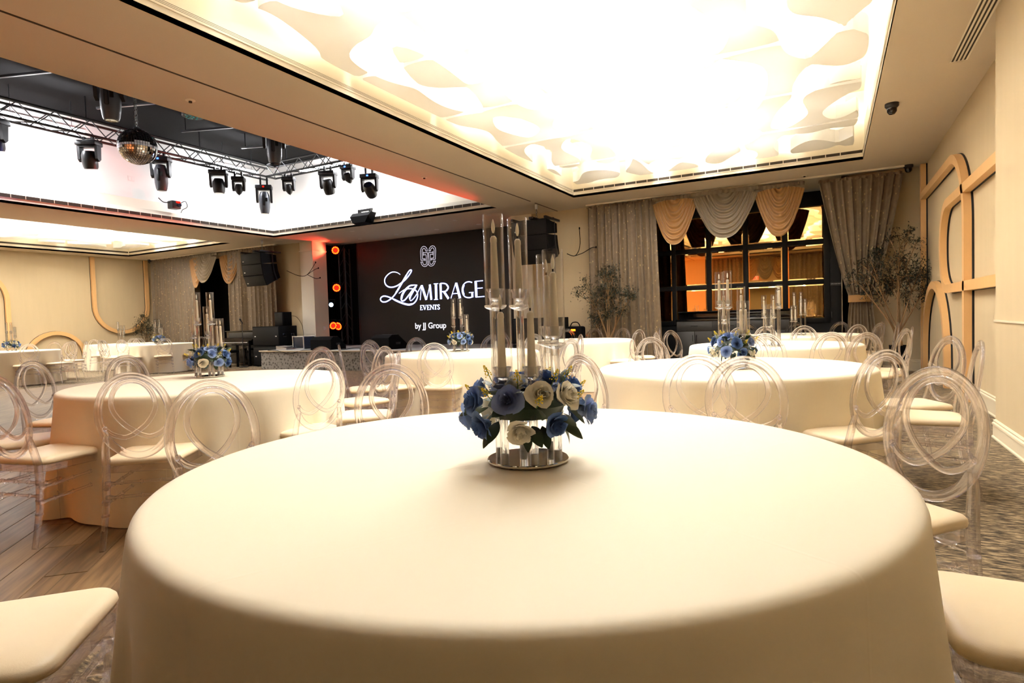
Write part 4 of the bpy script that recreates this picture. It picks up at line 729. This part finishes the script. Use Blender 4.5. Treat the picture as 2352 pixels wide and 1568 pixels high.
head('wide black moving head light left of the disco ball', -12.9, 6.62, 'round', 30, 10, 0); head('tall grey moving head light partly behind the disco ball', -12.9, 8.05, 'long', 35, 0, .0, 'blueled'); head('round moving head light left of the small cone shaped one', -12.9, 9.45, 'round', 40, 0); head('small cone shaped moving head light near the well corner', -12.9, 10.0, 'cone', 40, 0, .05); head('tall grey moving head light hanging lowest, at the truss corner', -12.9, 10.75, 'long', 42, 0, .12, 'red')
head('small cone shaped moving head light on the stage side truss', -12.1, 10.85, 'cone', 30, 25); head('round black moving head light on the stage side truss', -10.75, 10.85, 'round', 20, 30, .05); head('black moving head light at the edge of the beam with a blue glow', -9.45, 10.85, 'round', 20, 55, .3, 'blueled')
head('grey moving head light cut off by the beam, above the disco ball', -9.15, 5.02, 'long', 40, 0); head('grey moving head light cut off by the beam, near the well corner', -9.15, 7.9, 'long', 40, 0); head('black moving head light cut off at the left picture edge', -12.9, 5.1, 'round', 30, 10)
t = thing('par_light', 'flat black LED wash light cut off by the beam', 'stage light', (-9.15, 6.3, 4.62)); part('can', MB().lathe([(0, .2), (.1, .2), (.16, .1), (.17, .0), (.16, -.01), (0, -.01)], 20, cap=False), 'darkfix', t); part('yoke', MB().tube([(-.17, 0, .08), (-.19, 0, .3), (.19, 0, .3), (.17, 0, .08)], .012, 6), 'darkfix', t)
ml = MB()
for i in range(18): a = i*2.4; rr_ = .033*sqrt(i); ml.lathe([(0, -.016), (.014, -.012)], 8, c=(rr_*cos(a), rr_*sin(a), 0), cap=False)
part('lens_array', ml, emit('teal_led', (30, 120, 110), .5), t)
head('black moving head light beside the round one, edge of the beam', -10.1, 10.85, 'cone', 10, 40, .0, 'blueled')
t = thing('disco_ball', 'mirrored disco ball hanging on a chain in the white well', 'disco ball', (-9.1, 5.34, 3.89)); rb = .262; v = []; f = []
for i in range(24):
    th0 = pi*i/24; th1 = pi*(i+1)/24; nn = max(4, int(48*sin((th0+th1)/2)))
    for j in range(nn):
        p0 = 2*pi*j/nn; p1 = 2*pi*(j+1)/nn; o = len(v); g = .012/max(.2, sin((th0+th1)/2)); g2 = .006
        for (th_, ph_) in ((th0+g2, p0+g), (th0+g2, p1-g), (th1-g2, p1-g), (th1-g2, p0+g)): v.append((rb*sin(th_)*cos(ph_), rb*sin(th_)*sin(ph_), rb*cos(th_)))
        f.append((o, o+1, o+2, o+3))
mm = MB(); mm.v = v; mm.f = f; o = part('mirror_tile', mm, pm('mirror_tile', (226, 226, 230), .04, metal=1), t, 0); o['kind'] = 'stuff'
part('core', MB().lathe([(rb*.985*sin(pi*i/24)+.0001, -rb*.985*cos(pi*i/24)) for i in range(25)], 36, cap=False), 'greyfix', t); part('cap', MB().lathe([(0, rb+.03), (.04, rb+.02), (.05, rb-.01)], 14, cap=False), 'chrome', t)
for s in (-1, 1):
    ch = MB()
    for i in range(20):
        zc = rb+.03+i*.042; ch.tube([(s*.02+(.011*cos(a) if i % 2 else 0), (0 if i % 2 else .011*cos(a)), zc+.026*sin(a)) for a in np.linspace(0, 2*pi, 8, endpoint=False)], .004, 4, closed=True)
    part('chain', ch, 'chain', t)
# red and blue spots from the stage towers; unseen amber uplight added at rear
def spot(name, loc, tgt, col, watt, ang, blend=.6):
    l = bpy.data.lights.new(name, 'SPOT'); l.energy = watt; l.color = col; l.spot_size = R(ang); l.spot_blend = blend; l.shadow_soft_size = .06
    o = bpy.data.objects.new(name, l); C.objects.link(o); o.location = loc; o.rotation_euler = (Vector(tgt)-Vector(loc)).to_track_quat('-Z', 'Y').to_euler()
spot('red_beam', (-6.85, 13.3, 2.4), (-6.1, 8.6, 3.62), (1, .05, .03), 600, 22); spot('red_wash', (-6.9, 13.2, 1.2), (-13.63, 7.5, 3.75), (1, .1, .06), 700, 24); spot('red_pillar', (-13.2, 13.4, 3.3), (-13.3, 12.3, 3.62), (1, .06, .03), 60, 80); spot('blue_wash', (-7.2, 13.3, 1.4), (-13.9, 3.6, 4.1), (.25, .2, 1), 500, 12); spot('amber_rear', (-6.8, 2.2, .6), (-6.6, -.9, 1.8), (1, .3, .06), 300, 110)
# ------------------------------------------------------------------ round tables under ivory cloths
ZT = .765; RT = .927
TABS = [('T1', -.76, 1.46, 'the nearest round table', 3.1), ('T2', -4.06, 2.83, 'the left table by the wood dance floor', 1.2), ('T5', -.65, 4.52, 'the right table just behind the nearest one', .4), ('T3', -3.95, 6.1, 'the centre table facing the stage lettering', 2.2),
    ('T6', -.6, 7.55, 'the third table along the right side', 5.0), ('T7', -.48, 10.45, 'the last right table, before the mirrors', .9), ('T8', -3.75, 9.3, 'the centre table near the olive tree', 4.0), ('T4', -16.8, 6.7, 'the far left table at the picture edge', 1.9), ('T9', -16.6, 10.0, 'the far left table by the alcove curtain', 2.9), ('T10', -19.5, 10.6, 'the last table in the far left corner', .2)]
TD = {a: (x, y, d) for a, x, y, d, s in TABS}
def cloth_mesh(seed, n, m):
    rg = random.Random(seed); ph = [rg.uniform(0, 6.28) for _ in range(6)]; fr = [9, 13, 17, 23]; am = [.5, .6, .7, .4]
    def fold(a): 
        w = a+.10*sin(3*a+ph[4])+.06*sin(5*a+ph[5]); s = sum(k*sin(q*w+p) for k, q, p in zip(am, fr, ph)); return s/1.6
    rows = [(0.0, ZT)]+[(r, ZT) for r in (.3, .6, .8, .87, .895)]+[(.907, ZT-.001), (.918, ZT-.005), (.926, ZT-.013), (.931, ZT-.026)]
    v = []; f = []
    for r, z in rows[1:]:
        for i in range(n): a = 2*pi*i/n; v.append((r*cos(a), r*sin(a), z))
    for j in range(1, m+1):
        s = j/m; z = (ZT-.026)*(1-s)+.006*s
        for i in range(n):
            a = 2*pi*i/n; fo = fold(a); g = s**.75; sh = (abs(fo)**.8)*(1 if fo > 0 else -1)
            r = .931+.03*s+.062*g*sh*(.45+.55*s)+.012*g
            aa = a+.02*g*cos(17*a+ph[2]); v.append((r*cos(aa), r*sin(aa), max(.004, z+.006*sin(7*a+ph[1])*s)))
    tot = len(v)//n
    v.append((0, 0, ZT)); c = len(v)-1
    for i in range(n): f.append((c, i, (i+1) % n))
    for j in range(tot-1):
        for i in range(n): f.append((j*n+i, j*n+(i+1) % n, (j+1)*n+(i+1) % n, (j+1)*n+i))
    mb = MB(); mb.v = v; mb.f = f; me = mb.mesh('tablecloth', 'cloth', 180); return me
top_me = MB().lathe([(0, .715), (.905, .715), (.912, .722), (.912, .75), (.905, .757), (0, .757)], 48, cap=False).mesh('tabletop', 'wood'); leg_me = MB().tube([(0, 0, 0), (0, 0, .715)], .018, 8).mesh('leg', 'darkfix')
for k, (nm, x, y, d, sd) in enumerate(TABS):
    o = link('tablecloth', cloth_mesh(40+k, 288 if nm in ('T1', 'T2', 'T5') else 180, 22 if nm in ('T1', 'T2', 'T5') else 12), None, (x, y, 0)); o.rotation_euler = (0, 0, sd if nm != 'T1' else 0)
    tag(o, 'ivory floor length cloth on '+d, 'tablecloth', 'ivory tablecloths')
    t = thing('round_table', 'folding round table hidden under the cloth of '+d, 'table', (x, y, 0), 0, 'round tables'); link('tabletop', top_me, t)
    for i in range(4): link('leg', leg_me, t, (.55*cos(pi/4+i*pi/2), .55*sin(pi/4+i*pi/2), 0))
# ------------------------------------------------------------------ clear chairs
LEAN = math.tan(R(9)); by = lambda z: -.205-(z-.46)*LEAN
RA, RB, RZ = .173, .216, .703
def onback(x, z): return Vector((x, by(RZ+z), RZ+z))
prof_ring = ([(c*.012*1.0+(.006 if abs(c) > .3 else 0)*(1 if c > 0 else -1), s*.017) for c, s in [(cos(2*pi*i/14), sin(2*pi*i/14)) for i in range(14)]], Vector((0, 1, 0)))
# section: two fused tubes side by side in the plane of the back, giving the double line of the moulding
def two(r, gap):
    out = []
    for i in range(18):
        a = 2*pi*i/18; out.append((r*sin(a)*(1 if abs(cos(a)) > .3 else .72), gap*cos(a)+r*.55*cos(a)))
    return (out, Vector((0, 1, 0)))
def ring_pts(n, a, b): return [onback(a*cos(2*pi*i/n), b*sin(2*pi*i/n)*cos(R(0))) for i in range(n)]
P = {}
P['back_ring'] = (MB().tube(ring_pts(56, RA, RB), 1, closed=True, prof=two(.013, .0125)).mesh('back_ring', 'acrylic', 60), None)
lp = [(-.86, -.30), (-.68, -.44), (-.4, -.53), (-.18, -.49), (0, -.40), (.28, -.22), (.52, .05), (.60, .30), (.52, .58), (.30, .80), (0, .87), (-.30, .80), (-.52, .58), (-.60, .30), (-.52, .05), (-.28, -.22), (0, -.40), (.18, -.49), (.4, -.53), (.68, -.44), (.86, -.30)]
LPn = len(lp)-1
P['back_loop'] = (MB().tube([p+Vector((0, .006*sin(pi*2*i/(LPn*6)), 0)) for i, p in enumerate(spline([onback(a*RA, b*RB) for a, b in lp], 6))], 1, prof=two(.009, .008)).lathe([(0, -.013), (.012, -.006), (.013, .002), (.009, .011), (0, .014)], 10, c=tuple(onback(-.86*RA, -.29*RB)), cap=False).lathe([(0, -.013), (.012, -.006), (.013, .002), (.009, .011), (0, .014)], 10, c=tuple(onback(.86*RA, -.29*RB)), cap=False).mesh('back_loop', 'acrylic', 60), None)
def seat_outline(k=1.0, n=10):
    pts = []
    for (cx, cy, r, a0) in ((.145, .135, .065, 0), (-.145, .135, .065, 90), (-.135, -.145, .05, 180), (.135, -.145, .05, 270)): pts += [((cx+r*cos(R(a0+90*i/n)))*k, (cy+r*sin(R(a0+90*i/n)))*k) for i in range(n+1)]
    return pts
def cushion():
    mb = MB(); ol = seat_outline(); n = len(ol); rows = [(.93, .432), (.985, .437), (1.0, .447), (.99, .459), (.955, .468), (.85, .475), (.55, .479), (.2, .480)]
    for k, z in rows:
        for x, y in ol: mb.v.append((x*k, y*k, z))
    for j in range(len(rows)-1):
        for i in range(n): mb.f.append((j*n+i, j*n+(i+1) % n, (j+1)*n+(i+1) % n, (j+1)*n+i))
    mb.f.append(tuple(range(n))[::-1]); mb.f.append(tuple((len(rows)-1)*n+i for i in range(n))); return mb
P['seat_cushion'] = (cushion().mesh('seat_cushion', 'seat', 50), 'cream padded seat cushion')
def frame():
    mb = MB(); o = seat_outline(.99, 5); n = len(o); q = seat_outline(.88, 5)
    for L_, z in ((o, .395), (o, .431), (q, .431), (q, .395)):
        for x, y in L_: mb.v.append((x, y, z))
    for j in range(4):
        for i in range(n): mb.f.append((j*n+i, j*n+(i+1) % n, ((j+1) % 4)*n+(i+1) % n, ((j+1) % 4)*n+i))
    return mb
P['seat_frame'] = (frame().mesh('seat_frame', 'acrylic', 40), None)
def rear_leg(s):
    mb = MB(); path = [(.148, by(.585)-.004, .60), (.158, by(.55), .54), (.168, -.2, .44), (.172, -.2, .34), (.176, -.212, .2), (.184, -.255, 0)]
    w = [(.010, .012), (.015, .016), (.017, .017), (.0165, .0165), (.015, .015), (.0125, .0125)]; v = []
    for (x, y, z), (a, b) in zip(path, w):
        for dx, dy in ((-a, -b*.6), (-a*.6, -b), (a*.6, -b), (a, -b*.6), (a, b*.6), (a*.6, b), (-a*.6, b), (-a, b*.6)): v.append((s*(x+dx), y+dy, z))
    f = [(j*8+i, j*8+(i+1) % 8, (j+1)*8+(i+1) % 8, (j+1)*8+i) for j in range(len(path)-1) for i in range(8)]+[tuple(range(8)), tuple(40+i for i in range(8))]; mb.add(v, f)
    for z in (.335, .25, .175):
        y = -.2 if z > .3 else -.2-(.34-z)*.1; mb.lathe([(.016, -.006), (.0205, -.003), (.0205, .003), (.016, .006)], 10, c=(s*(.172+(.34-z)*.03), y, z))
    return mb
def front_leg(s):
    pr = [(.011, 0), (.0145, .17), (.019, .172), (.019, .18), (.0145, .183), (.0155, .245), (.0195, .248), (.0195, .257), (.0155, .26), (.016, .33), (.0205, .333), (.0205, .342), (.016, .345), (.0175, .40)]
    return MB().lathe(pr, 10, c=(s*.168, .168, 0))
def stretch(a, b, beads=(.22, .5, .78)):
    a = Vector(a); b = Vector(b); L_ = (b-a).length; q = Matrix.Translation(a) @ (b-a).to_track_quat('Z', 'Y').to_matrix().to_4x4(); pr = [(.012, 0), (.013, .02), (.0085, .035)]
    for k in beads: z = k*L_; pr += [(.0085, z-.008), (.0125, z-.005), (.0125, z+.005), (.0085, z+.008)]
    pr += [(.0085, L_-.035), (.013, L_-.02), (.012, L_)]
    return MB().lathe(pr, 8, mat=q)
PARTS = [(k, v[0], v[1]) for k, v in P.items()]
for s in (-1, 1): PARTS.append(('leg', rear_leg(s).mesh('leg', 'acrylic', 40), None)); PARTS.append(('leg', front_leg(s).mesh('leg', 'acrylic', 40), None))
for s in (-1, 1):
    for z in (.325, .245): PARTS.append(('stretcher', stretch((s*.174, -.2-(.34-z)*.1, z-.01), (s*.168, .168, z+.012)).mesh('stretcher', 'acrylic', 40), None))
for z in (.345, .27): PARTS.append(('stretcher', stretch((-.168, .168, z-.02), (.168, .168, z-.02)).mesh('stretcher', 'acrylic', 40), None)); PARTS.append(('stretcher', stretch((-.173, -.205, z), (.173, -.205, z)).mesh('stretcher', 'acrylic', 40), None))
CH = {'T1': [(.14, 2.36, 135), (-2.03, 1.53, 257), (-1.85, 2.25, 224), (.40, 1.66, 95), (-1.70, .61, 312)],
 'T2': [(-3.39, 2.0, 39), (-4.0, 1.76, 13), (-5.36, 2.48, 295), (-5.24, 3.02, 268), (-4.46, 4.08, 188), (-3.15, 2.83, 80), (-3.73, 4.06, 165), (-3.13, 3.43, 123), (-4.62, 1.93, 335)],
 'T3': [(-4.19, 5.03, 345), (-5.13, 6.04, 263), (-4.36, 4.85, 315), (-4.90, 6.67, 250), (-3.63, 5.2, 18), (-2.62, 5.74, 75), (-2.96, 6.76, 125), (-3.72, 7.25, 170), (-4.25, 7.22, 195)],
 'T5': [(.05, 3.80, 45), (.50, 5.08, 115), (.52, 4.5, 88), (-.67, 3.52, 10), (-.38, 3.34, 2), (-1.17, 3.5, 333), (-1.73, 4.13, 290), (-1.36, 5.55, 223), (-.68, 5.78, 178)],
 'T6': [(-.55, 6.60, 356), (-.12, 6.68, 27), (.12, 6.42, 36), (.42, 7.25, 62), (.50, 7.72, 86), (-1.66, 7.94, 242), (-1.62, 7.3, 272), (-1.0, 8.55, 205)],
 'T7': [(-.38, 9.42, 12), (-.75, 9.5, 344), (.15, 9.55, 40), (.36, 9.98, 62), (.44, 10.85, 101), (.60, 10.4, 92), (.01, 11.4, 150), (-1.12, 11.2, 219), (-.55, 11.5, 180)],
 'T8': [(-4.75, 9.0, 262), (-4.4, 8.45, 325), (-3.91, 10.35, 182), (-4.3, 10.2, 205), (-3.45, 10.3, 158), (-2.75, 9.7, 112), (-2.8, 8.9, 70)],
 'T4': [(-15.70, 6.53, 81), (-17.38, 7.70, 215), (-15.74, 7.20, 107), (-16.5, 7.85, 165), (-16.4, 5.6, 20), (-17.0, 7.85, 195)],
 'T9': [(-17.56, 9.30, 306), (-16.65, 8.9, 360), (-16.15, 9.0, 21), (-17.72, 10.11, 264), (-15.6, 9.55, 66), (-16.95, 11.05, 190), (-16.3, 11.05, 172), (-15.55, 10.35, 108)],
 'T10': [(-18.4, 10.4, 85), (-18.9, 9.7, 32), (-19.3, 11.7, 175)]}
ORD = ['first', 'second', 'third', 'fourth', 'fifth', 'sixth', 'seventh', 'eighth', 'ninth', 'tenth']
SPECIAL = {('T1', 3): 'clear chair cut off by the right edge, only its cream seat beside the nearest table', ('T1', 4): 'clear chair cut off by the left edge, its cream seat beside the nearest table', ('T1', 0): 'large clear ring back chair at the right rim of the nearest table', ('T2', 1): 'clear chair at the left picture edge, turned to the left table, floor length legs showing', ('T2', 0): 'clear chair between the nearest and left tables, one rear leg on the wood floor'}
for nm, L_ in CH.items():
    order = sorted(range(len(L_)), key=lambda i: screen_x((L_[i][0], L_[i][1], .7)))
    for i, (x, y, yw) in enumerate(L_):
        lab = SPECIAL.get((nm, i)) or 'clear chair, %s from the left around %s' % (ORD[order.index(i)], TD[nm][2].replace('the ', '', 1))
        t = thing('ring_back_chair', lab, 'chair', (x, y, 0), R(yw), 'clear acrylic chairs around the tables')
        for pn, me, lb in PARTS:
            o = link(pn, me, t)
            if lb: o['label'] = lb
# ------------------------------------------------------------------ candelabra, candles and flower rings
SL = [(-.071, -.027, .42), (-.047, .067, .42), (.026, .094, .315), (.09, -.003, .315), (-.021, -.091, .215), (.053, -.068, .215)]
base_me = MB().lathe([(0, .004), (.108, .004), (.11, .006), (.11, .010), (.108, .012), (0, .012)], 48, cap=False).mesh('base_plate', 'mirrorbase', 30)
foot_me = MB().lathe([(0, 0), (.008, 0), (.008, .004), (0, .004)], 10, cap=False).mesh('foot', 'wick')
rod_me = {h: MB().lathe([(.0115, .012), (.0115, h)], 14).mesh('rod', 'crystal', 40) for h in (.42, .315, .215)}
plug_me = MB().lathe([(0, .012), (.0085, .012), (.0085, .034), (.0065, .038), (0, .038)], 12, cap=False).mesh('plug', 'plate')
cup_me = MB().lathe([(0, -.028), (.008, -.028), (.008, -.012), (.026, -.004), (.030, .0), (.030, .004), (.012, .006), (.010, .012), (.014, .018), (.020, .026), (.0195, .038), (.024, .045), (.024, .048), (.016, .048), (.0125, .040), (.0125, .024), (0, .022)], 22, cap=False).mesh('candle_cup', 'crystal', 50)
glass_me = MB().lathe([(.0275, .005), (.0275, .245), (.0262, .247), (.0255, .245), (.0255, .005)], 28, cap=False).mesh('glass_tube', 'tube', 50)
wax_me = MB().lathe([(0, .024), (.0115, .024), (.0112, .05), (.0085, .172), (.0095, .174), (.0088, .184), (.005, .189), (0, .19)], 16, cap=False).mesh('candle_body', 'wax', 50)
wick_me = MB().lathe([(0, .188), (.0022, .188), (.0022, .197), (0, .198)], 8, cap=False).mesh('wick', 'wick'); flame_me = MB().lathe([(.0018, .196), (.0046, .205), (.0052, .212), (.004, .222), (.0018, .231), (0, .235)], 10).mesh('flame', 'flame', 60)
def rose(seed):
    rg = random.Random(seed); mb = MB(); N = 23
    for i in range(N):
        k = i/(N-1); a0 = i*2.4; wid = .75+.35*k; r0 = .003+.016*k; h = .020+.013*min(1, k*2)-.010*max(0, k-.6); fl = .016*k**1.6+.004*max(0, k-.75)*4; cu = .010*k**2; z0 = .004-.010*k
        jit = rg.uniform(-.003, .003)
        def fn(u, v):
            s = 2*u-1; a = a0+s*wid*(1-.12*v); e = 1-.18*abs(s)**3*v
            rad = r0*(.45+.55*sin(min(1, v*1.5)*pi/2))+fl*v**2.2*(1-.25*s*s)+.0015*sin(5*s+seed+i)*v; z = z0+h*v*e+jit*v-cu*v**4*(1+.4*cos(3*s))
            return (rad*cos(a), rad*sin(a), z)
        mb.grid(fn, 6, 5)
    mb.lathe([(0, -.014), (.008, -.012), (.013, -.004), (.012, .002)], 8, cap=False)
    return mb
rose_me = {}
for c in 'ABCD':
    for s in (1, 2): rose_me[c+str(s)] = rose(s*7+ord(c)).mesh('rose', 'rose'+c, 70, fix=False)
def leafm():
    def fn(u, v):
        w = .014*sin(pi*min(1, u*.97+.015))**.8; s = (2*v-1); return (.062*u, s*w, .006*sin(pi*u)-.35*abs(s)*w*.6-.010*u*u)
    return MB().grid(fn, 8, 3)
leaf_me = leafm().mesh('leaf', 'rleaf', 70, fix=False)
def sprig(mat_b):
    mb = MB(); mb.tube([(0, 0, 0), (.002, 0, .025), (.004, .002, .05)], .0012, 5); me = mb.mesh('stem', 'greenstem'); b = MB(); rg = random.Random(5)
    for i in range(26):
        z = .02+.034*i/26; a = i*2.4; r = .010*(1-i/30); b.lathe([(0, -.0028), (.0020, 0), (0, .0028)], 5, c=(.004*z/.05+r*cos(a), r*sin(a), z+.004), cap=False)
    return me, b.mesh('bud', mat_b)
sp_me, bud_me = sprig('yellow')
def baby():
    b = MB(); rg = random.Random(9)
    for i in range(9): b.lathe([(0, -.004), (.0042, 0), (0, .004)], 6, c=(rg.uniform(-.02, .02), rg.uniform(-.02, .02), rg.uniform(.0, .03)), cap=False)
    return b.mesh('baby_breath', 'whitebud', 60)
baby_me = baby()
cdir = Vector((.454, -.891, 0)); rdir = Vector((.891, .454, 0))
ROSES = [(-52, -24, .155, 'A1'), (-8, -30, .148, 'C1'), (30, -22, .150, 'A2'), (72, -8, .165, 'B1'), (-92, -18, .16, 'B2'), (112, -15, .15, 'A1'), (150, -20, .15, 'C2'), (-135, -20, .15, 'C1'), (180, -20, .15, 'B1'),
  (-66, 12, .150, 'A2'), (-20, 18, .140, 'D1'), (16, 26, .130, 'C2'), (48, 20, .140, 'C1'), (88, 28, .135, 'A1'), (128, 22, .135, 'B2'), (168, 26, .13, 'C1'), (-150, 25, .13, 'A2'), (-108, 22, .14, 'B1'),
  (-60, 55, .115, 'B1'), (-24, 56, .11, 'C2'), (24, 62, .10, 'B2'), (70, 58, .11, 'A2'), (120, 60, .10, 'C1'), (-170, 58, .10, 'A1'), (-112, 60, .11, 'B2')]
def flowers(tn, x, y, desc, rot):
    t = thing('flower_ring', 'blue and cream roses round the candle stems, '+desc, 'flowers', (x, y, ZT+.155), 0, 'rose arrangements on the tables')
    rg = random.Random(tn); Rz = Matrix.Rotation(rot, 3, 'Z')
    def at(th, el, rad): 
        h = cdir*cos(R(th))+rdir*sin(R(th)); n = (h*cos(R(el))+Vector((0, 0, 1))*sin(R(el))); p = h*rad*cos(R(el))*1.0+Vector((0, 0, rad*.62*sin(R(el)))); return Rz @ p, Rz @ n
    for th, el, rad, c in ROSES:
        p, n = at(th, el, rad*.96); o = link('rose', rose_me[c], t, p); n = (n+Vector((rg.uniform(-.15, .15), rg.uniform(-.15, .15), rg.uniform(-.1, .15)))).normalized()
        o.rotation_euler = (n.to_track_quat('Z', 'Y') @ Matrix.Rotation(rg.uniform(0, 6.28), 3, 'Z').to_quaternion()).to_euler(); o.scale = (1.12+.1*rg.uniform(-1, 1),)*3
        o['label'] = {'A': 'dark blue fabric rose', 'B': 'light blue fabric rose', 'C': 'cream fabric rose', 'D': 'grey blue fabric rose'}[c[0]]
    for i in range(40):
        th = i*360/40*1.0+rg.uniform(-8, 8); el = (-34, -6, 34)[i % 3]+rg.uniform(-8, 8); p, n = at(th, el, .118); o = link('leaf', leaf_me, t, p)
        d = (n+Vector((rg.uniform(-.4, .4), rg.uniform(-.4, .4), rg.uniform(-.35, .15)))).normalized(); o.rotation_euler = (d.to_track_quat('X', 'Z') @ Matrix.Rotation(rg.uniform(-.7, .7), 3, 'X').to_quaternion()).to_euler(); s = rg.uniform(.9, 1.25); o.scale = (s, s, s)
    for i in range(14):
        th = i*360/14+rg.uniform(-9, 9)+6; el = (10, 44)[i % 2]+rg.uniform(-6, 6); p, n = at(th, el, .128); o = link('sprig', sp_me, t, p); d = (n+Vector((0, 0, .7))).normalized(); o.rotation_euler = d.to_track_quat('Z', 'Y').to_euler(); link('bud', bud_me, o)['label'] = 'yellow buds'
    for th, el in ((-50, 34), (-86, -2), (60, 2), (140, 30), (10, 48)):
        p, n = at(th, el, .14); link('baby_breath', baby_me, t, p)
    core = part('foam_core', MB().lathe([(.045, -.035), (.09, -.03), (.105, 0), (.085, .035), (.045, .04)], 20, cap=False), 'rleaf', t); core.scale = (1, 1, 1)
SHORT = {'T1': 'nearest table', 'T2': 'left table by the dance floor', 'T5': 'right table behind the nearest', 'T3': 'centre table facing the screen', 'T6': 'third right hand table', 'T7': 'last right table by the mirrors', 'T8': 'centre table by the olive tree', 'T4': 'far left edge table', 'T9': 'far left table by the curtain', 'T10': 'last far left corner table'}
CEN = {'T1': (-.726, 1.427, 0, 1), 'T2': (-4.36, 3.03, 2.55, 1), 'T5': (-.60, 4.35, 1.0, 1), 'T3': (-4.12, 6.32, 1.9, 1), 'T6': (-.56, 7.1, 3.6, 0), 'T7': (-.44, 10.2, 5.2, 0), 'T9': (-16.1, 9.75, 2.6, 1), 'T4': (-16.75, 6.7, .5, 1), 'T10': (-19.0, 10.35, 1.2, 0)}
for tn, (x, y, rot, fl) in CEN.items():
    t = thing('candelabra', 'clear six stem candle stand with glass tubes on the '+SHORT[tn], 'candle holder', (x, y, ZT), rot, 'candle stands on the tables'); link('base_plate', base_me, t)
    for i in range(3): link('foot', foot_me, t, (.09*cos(i*2.1+.5), .09*sin(i*2.1+.5), 0))
    Rm = Matrix.Rotation(rot, 3, 'Z'); pos = []
    for i, (a, b, h) in enumerate(SL):
        link('rod', rod_me[h], t, (a, b, 0)); link('plug', plug_me, t, (a, b, 0)); link('candle_cup', cup_me, t, (a, b, h)); link('glass_tube', glass_me, t, (a, b, h)); p = Rm @ Vector((a, b, h)); pos.append(Vector((x, y, ZT))+p)
    od = sorted(range(6), key=lambda i: screen_x(pos[i]))
    for i in range(6):
        hh = {.42: 'tall', .315: 'middle height', .215: 'low'}[SL[i][2]]
        c = thing('taper_candle', 'cream taper candle in %s tube, %s from left, %s' % (hh, ORD[od.index(i)], SHORT[tn]), 'candle', pos[i], 0, 'cream taper candles in glass tubes'); link('candle_body', wax_me, c); link('wick', wick_me, c); link('flame', flame_me, c)
    if fl: flowers(tn, x, y, TD[tn][2], rot if tn != 'T1' else 0)
